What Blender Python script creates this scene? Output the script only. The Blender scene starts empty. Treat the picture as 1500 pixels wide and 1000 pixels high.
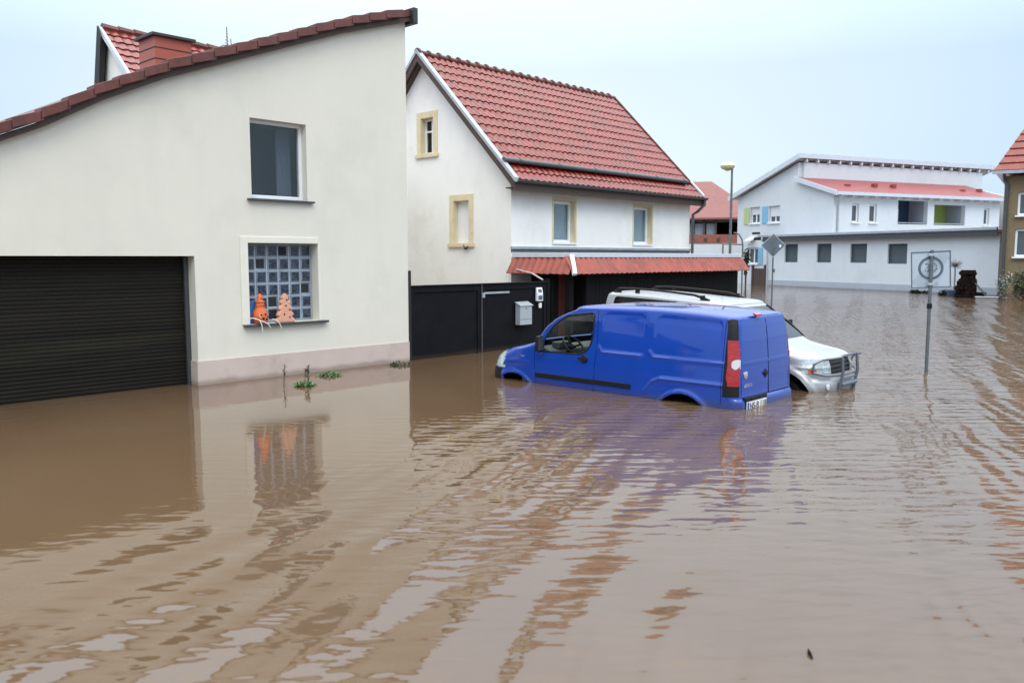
import bpy, bmesh, math, random
from mathutils import Vector, Matrix
from mathutils.bvhtree import BVHTree
random.seed(7)
S = bpy.context.scene
COL = S.collection
R = math.radians
V = Vector

# ------------------------------------------------------------------ materials
def newmat(name):
    m = bpy.data.materials.new(name); m.use_nodes = True
    nt = m.node_tree; nt.nodes.clear()
    out = nt.nodes.new('ShaderNodeOutputMaterial')
    return m, nt, out
def N(nt, t, **k):
    n = nt.nodes.new(t)
    for a, b in k.items():
        if a.startswith('i_'):
            key = a[2:]
            n.inputs[int(key) if key.isdigit() else key.replace('_', ' ')].default_value = b
        else: setattr(n, a, b)
    return n
def c4(c): return (c[0], c[1], c[2], 1)
def mat(name, col, rough=.6, var=.12, scale=3.0, bump=0.0, bscale=60, metal=0, coat=0, spec=.5, dirt=None, stretch=None, dirtscale=1.2, dirtlo=.5, dirthi=.75, tide=None, streak=None, cells=None):
    m, nt, out = newmat(name)
    p = N(nt, 'ShaderNodeBsdfPrincipled', i_Metallic=metal)
    p.inputs['Specular IOR Level'].default_value = spec
    p.inputs['Coat Weight'].default_value = coat
    p.inputs['Coat Roughness'].default_value = .04
    tc = N(nt, 'ShaderNodeTexCoord')
    mp = N(nt, 'ShaderNodeMapping')
    if stretch: mp.inputs['Scale'].default_value = stretch
    nt.links.new(tc.outputs['Object'], mp.inputs['Vector'])
    nz = N(nt, 'ShaderNodeTexNoise', i_Scale=scale, i_Detail=6.0, i_Roughness=.6)
    nt.links.new(mp.outputs[0], nz.inputs['Vector'])
    cr = N(nt, 'ShaderNodeValToRGB')
    cr.color_ramp.elements[0].position = .3; cr.color_ramp.elements[1].position = .7
    cr.color_ramp.elements[0].color = c4([x * (1 - var) for x in col])
    cr.color_ramp.elements[1].color = c4([min(1, x * (1 + var)) for x in col])
    nt.links.new(nz.outputs['Fac'], cr.inputs['Fac'])
    src = cr.outputs['Color']
    if dirt:
        n2 = N(nt, 'ShaderNodeTexNoise', i_Scale=dirtscale, i_Detail=8.0, i_Roughness=.7)
        nt.links.new(mp.outputs[0], n2.inputs['Vector'])
        mr = N(nt, 'ShaderNodeMapRange', i_1=dirtlo, i_2=dirthi)
        nt.links.new(n2.outputs['Fac'], mr.inputs[0])
        mx = N(nt, 'ShaderNodeMixRGB'); mx.inputs['Color2'].default_value = c4(dirt)
        nt.links.new(mr.outputs[0], mx.inputs['Fac']); nt.links.new(src, mx.inputs['Color1'])
        src = mx.outputs[0]
    def mixin(fac, colour, mode='MIX'):
        nonlocal src
        mx = N(nt, 'ShaderNodeMixRGB', blend_type=mode)
        if isinstance(colour, tuple): mx.inputs['Color2'].default_value = c4(colour)
        else: nt.links.new(colour, mx.inputs['Color2'])
        if isinstance(fac, float): mx.inputs['Fac'].default_value = fac
        else: nt.links.new(fac, mx.inputs['Fac'])
        nt.links.new(src, mx.inputs['Color1']); src = mx.outputs[0]
    if cells:      # every tile fired a little differently
        mc_ = N(nt, 'ShaderNodeMapping'); mc_.inputs['Scale'].default_value = (cells, cells*.8, cells*.9); nt.links.new(tc.outputs['Object'], mc_.inputs[0])
        vo = N(nt, 'ShaderNodeTexVoronoi', i_Scale=1.0); nt.links.new(mc_.outputs[0], vo.inputs['Vector'])
        sp = N(nt, 'ShaderNodeSeparateXYZ'); nt.links.new(vo.outputs['Color'], sp.inputs[0])
        mr = N(nt, 'ShaderNodeMapRange', i_3=.80, i_4=1.14); nt.links.new(sp.outputs[0], mr.inputs[0])
        cc = N(nt, 'ShaderNodeCombineXYZ')
        for k in range(3): nt.links.new(mr.outputs[0], cc.inputs[k])
        mixin(1.0, cc.outputs[0], 'MULTIPLY')
    geo = N(nt, 'ShaderNodeNewGeometry'); gp = N(nt, 'ShaderNodeSeparateXYZ'); nt.links.new(geo.outputs['Position'], gp.inputs[0])
    if streak:     # rain streaks running down
        ms_ = N(nt, 'ShaderNodeMapping'); ms_.inputs['Scale'].default_value = (2.2, 2.2, .45); nt.links.new(geo.outputs['Position'], ms_.inputs[0])
        n3 = N(nt, 'ShaderNodeTexNoise', i_Scale=1.0, i_Detail=5.0, i_Roughness=.65); nt.links.new(ms_.outputs[0], n3.inputs['Vector'])
        mr = N(nt, 'ShaderNodeMapRange', i_1=.52, i_2=.82, i_3=0.0, i_4=streak[1]); nt.links.new(n3.outputs['Fac'], mr.inputs[0]); mixin(mr.outputs[0], streak[0])
    if tide:       # damp and silt line just above the flood
        n4 = N(nt, 'ShaderNodeTexNoise', i_Scale=2.5, i_Detail=6.0); nt.links.new(geo.outputs['Position'], n4.inputs['Vector'])
        ma = N(nt, 'ShaderNodeMath', operation='MULTIPLY_ADD', i_1=-.12); nt.links.new(n4.outputs['Fac'], ma.inputs[0]); nt.links.new(gp.outputs['Z'], ma.inputs[2])
        mr = N(nt, 'ShaderNodeMapRange', i_1=.04, i_2=-.03, i_3=0.0, i_4=tide[1]); nt.links.new(ma.outputs[0], mr.inputs[0]); mixin(mr.outputs[0], tide[0])
    nt.links.new(src, p.inputs['Base Color'])
    rr = N(nt, 'ShaderNodeMapRange', i_3=max(0, rough - .08), i_4=min(1, rough + .08))
    nt.links.new(nz.outputs['Fac'], rr.inputs[0]); nt.links.new(rr.outputs[0], p.inputs['Roughness'])
    if bump:
        nb = N(nt, 'ShaderNodeTexNoise', i_Scale=bscale, i_Detail=4.0)
        nt.links.new(mp.outputs[0], nb.inputs['Vector'])
        b = N(nt, 'ShaderNodeBump', i_Distance=bump, i_Strength=1.0)
        nt.links.new(nb.outputs['Fac'], b.inputs['Height']); nt.links.new(b.outputs[0], p.inputs['Normal'])
    nt.links.new(p.outputs[0], out.inputs['Surface'])
    return m
def glass(name, tint=(.75, .8, .8), refl=1.0, ior=1.5):
    m, nt, out = newmat(name)
    ge = N(nt, 'ShaderNodeNewGeometry'); dp = N(nt, 'ShaderNodeVectorMath', operation='DOT_PRODUCT')
    nt.links.new(ge.outputs['Incoming'], dp.inputs[0]); nt.links.new(ge.outputs['Normal'], dp.inputs[1])
    ab = N(nt, 'ShaderNodeMath', operation='ABSOLUTE'); nt.links.new(dp.outputs['Value'], ab.inputs[0])
    om = N(nt, 'ShaderNodeMath', operation='SUBTRACT', i_0=1.0, use_clamp=True); nt.links.new(ab.outputs[0], om.inputs[1])
    pw = N(nt, 'ShaderNodeMath', operation='POWER', i_1=5.0); nt.links.new(om.outputs[0], pw.inputs[0])
    f0 = ((ior-1)/(ior+1))**2
    fr = N(nt, 'ShaderNodeMath', operation='MULTIPLY_ADD', i_1=1-f0, i_2=f0); nt.links.new(pw.outputs[0], fr.inputs[0])
    tr = N(nt, 'ShaderNodeBsdfTransparent', i_Color=c4(tint))
    gl = N(nt, 'ShaderNodeBsdfGlossy', i_Roughness=.01)
    gl.inputs['Color'].default_value = c4([refl] * 3)
    mx = N(nt, 'ShaderNodeMixShader')
    nt.links.new(fr.outputs[0], mx.inputs[0]); nt.links.new(tr.outputs[0], mx.inputs[1]); nt.links.new(gl.outputs[0], mx.inputs[2])
    nt.links.new(mx.outputs[0], out.inputs['Surface'])
    return m

M = {}
M['cream'] = mat('cream_render', (.68, .65, .56), .9, .03, .8, .004, 140, dirt=(.60, .58, .50), dirtscale=.5, streak=((.55, .53, .46), .28))
M['creamtrim'] = mat('cream_trim', (.70, .68, .58), .85, .03, 2, .002, 120)
M['plinth'] = mat('pink_plinth', (.53, .43, .385), .85, .05, 1.5, .003, 120, dirt=(.42, .34, .29), dirtscale=2, tide=((.24, .18, .14), .75))
M['shutter'] = mat('dark_roller', (.011, .0095, .0075), .5, .3, 1.2, spec=.12, stretch=(.15, 1, 2.2), dirt=(.026, .024, .012), dirtscale=1.5)
M['verge'] = mat('brown_verge_tile', (.125, .034, .024), .5, .25, 9, .002, 80, dirt=(.07, .035, .028), dirtscale=3, cells=2.6)
M['vergedark'] = mat('dark_joint', (.012, .010, .010), .6, .1)
M['wood'] = mat('brown_wood', (.07, .045, .033), .6, .2, 5)
M['roofred'] = mat('glazed_red_tile', (.185, .017, .012), .30, .22, 7, .0015, 60, coat=.10, spec=.45, dirt=(.11, .03, .022), dirtscale=1.6, dirtlo=.5, dirthi=.85, cells=4.2)
M['roofred2'] = mat('matt_red_tile', (.27, .050, .030), .5, .16, 5, .002, 60, dirt=(.13, .04, .03), dirtscale=2.2, cells=4.5)
M['roofpink'] = mat('faded_red_roof', (.22, .085, .08), .6, .08, 2, dirt=(.17, .07, .06))
M['clad'] = mat('orange_cladding', (.36, .085, .05), .45, .08, 2)
M['slab'] = mat('dark_slab', (.03, .03, .033), .5, .1)
M['white'] = mat('white_render', (.84, .83, .79), .9, .02, 1, .006, 60, dirt=(.72, .70, .64), dirtscale=.9, dirtlo=.52, dirthi=.8, streak=((.62, .60, .54), .35))
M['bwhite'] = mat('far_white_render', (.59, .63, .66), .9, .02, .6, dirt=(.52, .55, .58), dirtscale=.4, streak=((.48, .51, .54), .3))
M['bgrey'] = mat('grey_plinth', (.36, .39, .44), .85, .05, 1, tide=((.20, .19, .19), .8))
M['yellow'] = mat('yellow_trim', (.68, .58, .38), .8, .06, 4, .002, 60, dirt=(.48, .38, .22), dirtscale=5, dirtlo=.55, dirthi=.8)
M['plastic'] = mat('white_frame', (.78, .79, .80), .35, .02)
M['zinc'] = mat('zinc_sheet', (.42, .44, .47), .35, .12, 6, metal=.5)
M['lightmetal'] = mat('light_flashing', (.62, .66, .72), .35, .05, 6, metal=.3)
M['greytrim'] = mat('grey_verge_sheet', (.36, .39, .43), .4, .08, 6)
M['darkmetal'] = mat('dark_metal', (.07, .075, .08), .4, .15, 8, metal=.4)
M['gutter'] = mat('dark_gutter', (.075, .085, .09), .4, .15, 4)
M['black'] = mat('black_boards', (.006, .006, .0065), .7, .3, 3, .002, 40, stretch=(8, 8, .6), spec=.12)
M['gate'] = mat('black_gate', (.0045, .005, .0075), .65, .25, 3, spec=.15, dirt=(.009, .009, .011), dirtscale=2, streak=((.02, .02, .02), .5), tide=((.03, .022, .015), .8))
M['reddoor'] = mat('red_brown_wood', (.13, .030, .018), .6, .2, 4)
M['pvc'] = mat('black_plastic', (.008, .008, .009), .55, .1, 9, spec=.3)
M['curtainpale'] = mat('pale_net_curtain', (.42, .44, .46), .9, .15, 4, stretch=(14, 14, .4))
M['glassclear'] = glass('clear_glass', (.82, .88, .90))
M['rubber'] = mat('black_rubber', (.008, .008, .008), .8, .1, spec=.2)
M['dark'] = mat('dark_void', (.004, .004, .0045), .9, .05, spec=.05)
M['room'] = mat('dark_room', (.022, .022, .026), .9, .2)
M['curtain'] = mat('grey_curtain', (.30, .34, .38), .9, .15, 4, stretch=(14, 14, .4))
M['reflgrey'] = mat('grey_reflection', (.13, .125, .15), .9, .25, 4, stretch=(10, 10, .6))  # tone of the reflection painted into the upper window
M['blind'] = mat('white_blind', (.62, .64, .66), .8, .03)
M['lamella'] = mat('grey_louvre', (.065, .085, .10), .5, .3, 6, stretch=(1, 1, 9))
M['blue'] = mat('blue_car_paint', (.003, .046, .33), .35, .05, 2, coat=1.0, spec=.2, tide=((.05, .045, .06), .55), streak=((.006, .035, .26), .35))
M['silver'] = mat('silver_car_paint', (.36, .375, .39), .35, .02, 3, metal=.2, coat=.45, tide=((.12, .10, .08), .6))
M['chrome'] = mat('chrome', (.75, .77, .80), .12, .02, metal=1)
M['bar'] = mat('grey_steel_bar', (.20, .22, .25), .3, .1, 6, metal=.7)
M['seat'] = mat('grey_seat', (.05, .055, .06), .9, .2, 20)
M['dash'] = mat('grey_dash', (.09, .095, .10), .7, .15, 8)
M['liner'] = mat('pale_liner', (.30, .32, .32), .8, .1)
M['redlens'] = mat('red_lens', (.34, .003, .004), .12, .35, 9, coat=.9, stretch=(1, 1, 4))
M['whitelens'] = mat('white_lens', (.62, .64, .66), .12, .1, 40, coat=.8)
M['headlens'] = mat('headlight_lens', (.42, .50, .52), .1, .35, 16, coat=.9)
M['orangelens'] = mat('orange_lens', (.65, .14, .02), .15, .1, 30, coat=.6)
M['glass'] = glass('window_glass', (.55, .62, .66))
M['carglass'] = glass('car_glass', (.86, .91, .88), ior=1.7)
M['carglassdark'] = glass('tinted_glass', (.10, .12, .13))
M['plate'] = mat('plate_white', (.72, .73, .72), .4, .02)
M['bluemark'] = mat('plate_blue', (.01, .06, .45), .4, .02)
M['ink'] = mat('black_ink', (.015, .015, .018), .5, .02)
M['pole'] = mat('galvanised_pole', (.14, .16, .175), .45, .25, 12, metal=.5, dirt=(.10, .09, .07), dirtscale=6)
M['signback'] = mat('grey_sign_back', (.12, .15, .19), .5, .1, 4, metal=.3)
M['signwhite'] = mat('sign_white', (.42, .48, .55), .45, .04)
M['signgrey'] = mat('sign_grey', (.085, .11, .15), .5, .08)
M['signpale'] = mat('sign_pale_grey', (.30, .36, .42), .5, .08)
M['lampglass'] = mat('yellow_lamp_cover', (.55, .56, .34), .35, .05)
M['box'] = mat('mailbox_grey', (.42, .47, .50), .4, .06, 6, metal=.3)
M['terra'] = mat('terracotta', (.62, .13, .04), .7, .15, 8, .002, 60)
M['terrapale'] = mat('pale_terracotta', (.66, .33, .22), .75, .12, 8, .002, 60)
M['leaf'] = mat('weed_green', (.045, .11, .025), .7, .5, 12)
M['leafpale'] = mat('weed_pale', (.08, .20, .06), .7, .4, 12)
M['shrub'] = mat('dark_shrub', (.012, .028, .016), .8, .5, 3)
M['stalk'] = mat('dry_stalk', (.13, .09, .055), .8, .3, 20)
M['twig'] = mat('grey_twig', (.20, .19, .20), .8, .2)
M['logs'] = mat('dark_logs', (.012, .007, .006), .9, .5, 5, .01, 14, spec=.1)
M['brownwall'] = mat('brown_render', (.19, .145, .085), .9, .08, .8, .006, 40, dirt=(.14, .095, .065), dirtscale=.8)
M['brownbase'] = mat('brown_base', (.15, .09, .07), .9, .1, 2)
M['brick'] = mat('brick_band', (.27, .10, .075), .85, .3, 7)
M['green'] = mat('green_paint', (.33, .42, .10), .7, .06)
M['skyblue'] = mat('blue_shutter', (.20, .42, .60), .7, .05)
M['navy'] = mat('navy_wall', (.02, .05, .10), .7, .05)
M['palegreen'] = mat('pale_green_shutter', (.42, .50, .25), .7, .05)
M['copper'] = mat('red_metal_roof', (.25, .045, .04), .4, .06, 2)
M['asphalt'] = mat('wet_asphalt', (.05, .05, .05), .8, .2, 3, .004, 60)
M['batten'] = mat('pale_batten', (.45, .44, .42), .6, .1)
M['wire'] = mat('white_wire', (.72, .72, .68), .5, .05)
M['bluecloth'] = mat('blue_object', (.05, .14, .42), .6, .1)
# glass block wall
def blockmat():
    m, nt, out = newmat('glass_block')
    tc = N(nt, 'ShaderNodeTexCoord')
    nz = N(nt, 'ShaderNodeTexNoise', i_Scale=14.0, i_Detail=3.0, i_Distortion=1.5)
    nt.links.new(tc.outputs['Object'], nz.inputs['Vector'])
    cr = N(nt, 'ShaderNodeValToRGB')
    cr.color_ramp.elements[0].position = .35; cr.color_ramp.elements[1].position = .75
    cr.color_ramp.elements[0].color = (.007, .010, .015, 1); cr.color_ramp.elements[1].color = (.07, .09, .125, 1)
    nt.links.new(nz.outputs['Fac'], cr.inputs['Fac'])
    p = N(nt, 'ShaderNodeBsdfPrincipled', i_Roughness=.08)
    nt.links.new(cr.outputs[0], p.inputs['Base Color'])
    b = N(nt, 'ShaderNodeBump', i_Distance=.004)
    nt.links.new(nz.outputs['Fac'], b.inputs['Height']); nt.links.new(b.outputs[0], p.inputs['Normal'])
    nt.links.new(p.outputs[0], out.inputs['Surface'])
    return m
M['block'] = blockmat()
M['blockrim'] = mat('glass_block_rim', (.19, .235, .295), .2, .25, 12)
M['grout'] = mat('block_grout', (.36, .40, .45), .7, .1)

# ------------------------------------------------------------------ mesh builder
ROOTS = {}
class MB:
    def __init__(s): s.v = []; s.f = []; s.m = []
    def add(s, vs, fs, mi=0):
        b = len(s.v); s.v += [V(p) for p in vs]
        for f in fs: s.f.append([b + i for i in f]); s.m.append(mi)
        return s
    def box(s, x0, x1, y0, y1, z0, z1, mi=0):
        return s.add([(x0,y0,z0),(x1,y0,z0),(x1,y1,z0),(x0,y1,z0),(x0,y0,z1),(x1,y0,z1),(x1,y1,z1),(x0,y1,z1)],
              [(3,2,1,0),(4,5,6,7),(0,1,5,4),(1,2,6,5),(2,3,7,6),(3,0,4,7)], mi)
    def prism(s, poly, axis, a, b, mi=0):
        """poly in the two other axes (x: (y,z), y: (x,z), z: (x,y))"""
        def P(p, t):
            return {'x': (t, p[0], p[1]), 'y': (p[0], t, p[1]), 'z': (p[0], p[1], t)}[axis]
        n = len(poly)
        vs = [P(p, a) for p in poly] + [P(p, b) for p in poly]
        fs = [tuple(range(n))[::-1], tuple(range(n, 2*n))] + [(i, (i+1) % n, n + (i+1) % n, n + i) for i in range(n)]
        return s.add(vs, fs, mi)
    def hexa(s, p, mi=0):
        return s.add(p, [(3,2,1,0),(4,5,6,7),(0,1,5,4),(1,2,6,5),(2,3,7,6),(3,0,4,7)], mi)
    def tube(s, pts, r, n=8, mi=0, cap=True):
        pts = [V(p) for p in pts if p is not None]; k = len(pts)
        if k < 2: return s
        rs = r if isinstance(r, (list, tuple)) else [r] * k
        rings = []
        up = None
        for i, p in enumerate(pts):
            t = (pts[min(i+1, k-1)] - pts[max(i-1, 0)]).normalized()
            if up is None: up = V((0, 0, 1)) if abs(t.z) < .9 else V((1, 0, 0))
            a = t.cross(up).normalized(); up = a.cross(t).normalized()
            rings.append([p + (a * math.cos(2*math.pi*j/n) + up * math.sin(2*math.pi*j/n)) * rs[i] for j in range(n)])
        vs = [q for rg in rings for q in rg]
        fs = [(i*n + j, i*n + (j+1) % n, (i+1)*n + (j+1) % n, (i+1)*n + j) for i in range(k-1) for j in range(n)]
        if cap: fs += [tuple(range(n))[::-1], tuple(range((k-1)*n, k*n))]
        return s.add(vs, fs, mi)
    def lathe(s, prof, c, n=20, mi=0, axis='z'):
        vs = []
        for r, h in prof:
            for j in range(n):
                a = 2*math.pi*j/n; q = (r*math.cos(a), r*math.sin(a), h)
                if axis == 'y': q = (q[0], q[2], q[1])
                if axis == 'x': q = (q[2], q[0], q[1])
                vs.append((c[0]+q[0], c[1]+q[1], c[2]+q[2]))
        k = len(prof)
        fs = [(i*n + j, i*n + (j+1) % n, (i+1)*n + (j+1) % n, (i+1)*n + j) for i in range(k-1) for j in range(n)]
        fs += [tuple(range(n))[::-1], tuple(range((k-1)*n, k*n))]
        return s.add(vs, fs, mi)
    def xf(s, mtx):
        s.v = [mtx @ p for p in s.v]; return s
    def build(s, name, mats, parent=None, smooth=None, bevel=0, local=False, seg=2):
        me = bpy.data.meshes.new(name)
        vs = s.v
        if parent is not None and not local:
            inv = ROOTS[parent.name].inverted(); vs = [inv @ p for p in vs]
        me.from_pydata([tuple(p) for p in vs], [], s.f)
        if not isinstance(mats, (list, tuple)): mats = [mats]
        for k in mats: me.materials.append(M[k])
        for p, mi in zip(me.polygons, s.m): p.material_index = mi
        bm = bmesh.new(); bm.from_mesh(me); bmesh.ops.recalc_face_normals(bm, faces=bm.faces); bm.to_mesh(me); bm.free()
        if smooth:
            me.shade_smooth(); me.set_sharp_from_angle(angle=R(smooth))
        o = bpy.data.objects.new(name, me); COL.objects.link(o)
        if parent is not None:
            o.parent = parent; ROOTS[o.name] = ROOTS[parent.name]
        else: ROOTS[o.name] = Matrix()
        if bevel:
            b = o.modifiers.new('bevel', 'BEVEL'); b.width = bevel; b.segments = seg; b.limit_method = 'ANGLE'; b.angle_limit = R(40)
        return o
def islands(mb, name, m, parent=None, **k):
    """build every separate piece of mb as a part of its own"""
    par = list(range(len(mb.v)))
    def find(i):
        while par[i] != i: par[i] = par[par[i]]; i = par[i]
        return i
    for f in mb.f:
        for i in f[1:]: par[find(i)] = find(f[0])
    g = {}
    for f, mi in zip(mb.f, mb.m): g.setdefault(find(f[0]), []).append((f, mi))
    out = []
    for fs in g.values():
        b = MB(); ix = {}
        for f, mi in fs:
            for i in f:
                if i not in ix: ix[i] = len(b.v); b.v.append(mb.v[i])
            b.f.append([ix[i] for i in f]); b.m.append(mi)
        out.append(b.build(name, m, parent, **k))
    return out
def box(name, m, parent, *a, bevel=0, **k):
    return MB().box(*a).build(name, m, parent, bevel=bevel, **k)
def thing(name, label, cat, loc=(0, 0, 0), rz=0, group=None):
    o = bpy.data.objects.new(name, None); COL.objects.link(o); o.empty_display_size = .2
    o.location = loc; o.rotation_euler = (0, 0, rz); o['label'] = label; o['category'] = cat
    if group: o['group'] = group
    ROOTS[o.name] = Matrix.Translation(V(loc)) @ Matrix.Rotation(rz, 4, 'Z')
    return o
def tag(o, label, cat, group=None):
    o['label'] = label; o['category'] = cat
    if group: o['group'] = group
    return o
def recentre(o):
    """put a one-mesh thing's origin at the middle of its base"""
    me = o.data; xs = [v.co for v in me.vertices]
    c = V(((min(p.x for p in xs)+max(p.x for p in xs))/2, (min(p.y for p in xs)+max(p.y for p in xs))/2, min(p.z for p in xs)))
    me.transform(Matrix.Translation(-c)); o.location = c
    return o
def structure(o): o['kind'] = 'structure'; return o
def text(body, size, mtx, mb, mi=0, depth=.002, align='CENTER'):
    cu = bpy.data.curves.new('t', 'FONT'); cu.body = body; cu.size = size; cu.extrude = depth
    cu.align_x = align; cu.align_y = 'CENTER'; cu.resolution_u = 3
    ob = bpy.data.objects.new('t', cu); COL.objects.link(ob)
    dg = bpy.context.evaluated_depsgraph_get(); dg.update()
    me = bpy.data.meshes.new_from_object(ob.evaluated_get(dg))
    mb.add([mtx @ v.co for v in me.vertices], [tuple(p.vertices) for p in me.polygons], mi)
    bpy.data.objects.remove(ob); bpy.data.curves.remove(cu); bpy.data.meshes.remove(me)

def wall_y(mb, x0, x1, z0, z1, y0, y1, holes, top=None, mi=0):
    """wall lying along x between y0 and y1, rectangular openings (x0,x1,z0,z1) left open; top: polyline z(x) or None"""
    def zt(x):
        if top is None: return z1
        for (a, za), (b, zb) in zip(top, top[1:]):
            if a - 1e-6 <= x <= b + 1e-6: return za + (zb - za) * (x - a) / (b - a)
        return z1
    xs = sorted(set([x0, x1] + [h[0] for h in holes] + [h[1] for h in holes] + ([p[0] for p in top if x0 < p[0] < x1] if top else [])))
    for a, b in zip(xs, xs[1:]):
        hs = sorted([h for h in holes if h[0] <= a + 1e-6 and h[1] >= b - 1e-6], key=lambda h: h[2])
        z = z0
        for h in hs:
            if h[2] > z + 1e-6: mb.box(a, b, y0, y1, z, h[2], mi)
            z = h[3]
        mb.hexa([(a,y0,z),(b,y0,z),(b,y1,z),(a,y1,z),(a,y0,zt(a)),(b,y0,zt(b)),(b,y1,zt(b)),(a,y1,zt(a))], mi)
    return mb
SWAP = Matrix(((0,1,0,0),(1,0,0,0),(0,0,1,0),(0,0,0,1)))   # wall_y built with x<->y swapped gives a wall along y
def clean(mb):
    """merge coincident boxes' inner faces so that a wall built of pieces is one skin"""
    key = {}
    vs = []; idx = []
    for p in mb.v:
        k = (round(p.x, 4), round(p.y, 4), round(p.z, 4))
        if k not in key: key[k] = len(vs); vs.append(p)
        idx.append(key[k])
    seen = {}
    fs = [tuple(idx[i] for i in f) for f in mb.f]
    for i, f in enumerate(fs): seen.setdefault(tuple(sorted(set(f))), []).append(i)
    keep = [i for k, l in seen.items() if len(l) == 1 for i in l]
    mb.v = vs; mb.m = [mb.m[i] for i in keep]; mb.f = [fs[i] for i in keep]
    return mb

def tile_roof(mb, O, U, Vs, W, Ls, tw=.22, ch=.34, amp=.028, thick=.048, nseg=8, mi=0, rnd=.003):
    O, U, Vs = V(O), V(U).normalized(), V(Vs).normalized()
    Nn = U.cross(Vs).normalized()
    if Nn.z < 0: Nn = -Nn
    nt = max(1, round(W / tw)); nc = max(1, round(Ls / ch)); tw = W / nt; ch = Ls / nc
    def h(u):
        f = (u / tw) % 1.0
        return amp * ((.5 + .5 * math.cos(2 * math.pi * (f - .3))) ** 1.4)
    us = [i * tw / nseg for i in range(nt * nseg + 1)]
    for c in range(nc):
        jit = [random.uniform(-rnd, rnd) for _ in range(nt + 1)]
        a, b = c * ch, (c + 1) * ch + .02
        r0, r1, r2 = [], [], []
        for i, u in enumerate(us):
            k = h(u) + jit[min(i // nseg, nt)]
            P0 = O + U * u + Vs * (a + jit[min(i // nseg, nt)])
            r0.append(P0 + Nn * (k * .6)); r1.append(P0 + Nn * (k + thick)); r2.append(O + U * u + Vs * b + Nn * (k + .004))
        n = len(us)
        mb.add(r0 + r1 + r2, [(i, i+1, n+i+1, n+i) for i in range(n-1)] + [(n+i, n+i+1, 2*n+i+1, 2*n+i) for i in range(n-1)], mi)
    return mb

# ------------------------------------------------------------------ world, sun, camera
w = bpy.data.worlds.new('World'); S.world = w; w.use_nodes = True
nt = w.node_tree; nt.nodes.clear()
wo = N(nt, 'ShaderNodeOutputWorld'); bg = N(nt, 'ShaderNodeBackground', i_Strength=.1)
sky = N(nt, 'ShaderNodeTexSky', sky_type='NISHITA', sun_disc=False, sun_elevation=R(48), sun_rotation=R(217), dust_density=3.0, air_density=1.0)
tc = N(nt, 'ShaderNodeTexCoord'); sx = N(nt, 'ShaderNodeSeparateXYZ')
nt.links.new(tc.outputs['Generated'], sx.inputs[0])
ramp = N(nt, 'ShaderNodeMapRange', i_1=.21, i_2=.85, i_3=1.06, i_4=3.7)
nt.links.new(sx.outputs['Z'], ramp.inputs[0])
cl = N(nt, 'ShaderNodeTexNoise', i_Scale=1.3, i_Detail=5.0, i_Roughness=.5, i_Distortion=.4)
mpw = N(nt, 'ShaderNodeMapping'); mpw.inputs['Scale'].default_value = (1, 1, 2.2)
nt.links.new(tc.outputs['Generated'], mpw.inputs[0]); nt.links.new(mpw.outputs[0], cl.inputs['Vector'])
# cloud deck is thinner (bluer) to the north-west and south-east, whiter between
dt = N(nt, 'ShaderNodeVectorMath', operation='DOT_PRODUCT'); dt.inputs[1].default_value = (math.cos(R(44)), math.sin(R(44)), 0)
nt.links.new(tc.outputs['Generated'], dt.inputs[0])
ad = N(nt, 'ShaderNodeMath', operation='MULTIPLY_ADD', i_1=.16, i_2=-.08); nt.links.new(cl.outputs['Fac'], ad.inputs[0])
a2 = N(nt, 'ShaderNodeMath', operation='ADD'); nt.links.new(dt.outputs['Value'], a2.inputs[0]); nt.links.new(ad.outputs[0], a2.inputs[1])
cm = N(nt, 'ShaderNodeMapRange', i_1=.84, i_2=1.0); nt.links.new(a2.outputs[0], cm.inputs[0])
mc = N(nt, 'ShaderNodeMixRGB'); mc.inputs['Color1'].default_value = (6.3, 8.05, 9.8, 1); mc.inputs['Color2'].default_value = (8.4, 9.7, 10.0, 1)
nt.links.new(cm.outputs[0], mc.inputs['Fac'])
mu = N(nt, 'ShaderNodeVectorMath', operation='SCALE'); zl = N(nt, 'ShaderNodeMapRange', i_1=.24, i_2=.42); nt.links.new(sx.outputs['Z'], zl.inputs[0])
ml = N(nt, 'ShaderNodeMixRGB'); ml.inputs['Color2'].default_value = (7.0, 8.5, 10.4, 1)
nt.links.new(zl.outputs[0], ml.inputs['Fac']); nt.links.new(mc.outputs[0], ml.inputs['Color1'])
zm = N(nt, 'ShaderNodeMapRange', i_1=.5, i_2=.9); nt.links.new(sx.outputs['Z'], zm.inputs[0])
mz = N(nt, 'ShaderNodeMixRGB'); mz.inputs['Color2'].default_value = (9.7, 9.4, 8.8, 1)
nt.links.new(zm.outputs[0], mz.inputs['Fac']); nt.links.new(ml.outputs[0], mz.inputs['Color1'])
nt.links.new(mz.outputs[0], mu.inputs[0]); nt.links.new(ramp.outputs[0], mu.inputs['Scale'])
ms = N(nt, 'ShaderNodeMixRGB'); ms.inputs['Fac'].default_value = .94
nt.links.new(sky.outputs[0], ms.inputs['Color1']); nt.links.new(mu.outputs[0], ms.inputs['Color2'])
nt.links.new(ms.outputs[0], bg.inputs['Color']); nt.links.new(bg.outputs[0], wo.inputs[0])
sd = bpy.data.lights.new('sun', 'SUN'); sd.energy = .9; sd.angle = R(25); sd.color = (1, .97, .92)
so = bpy.data.objects.new('sun', sd); COL.objects.link(so); so.location = (0, -20, 30)
so.rotation_euler = V((math.cos(R(48))*math.sin(R(217)), math.cos(R(48))*math.cos(R(217)), math.sin(R(48)))).to_track_quat('Z', 'Y').to_euler()
cam = bpy.data.cameras.new('camera'); co = bpy.data.objects.new('camera', cam); COL.objects.link(co); S.camera = co
cam.sensor_width = 36; cam.lens = 29.52; cam.clip_end = 2000; cam.clip_start = .05
HEAD = 43.121; PITCH = 5.7106
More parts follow.
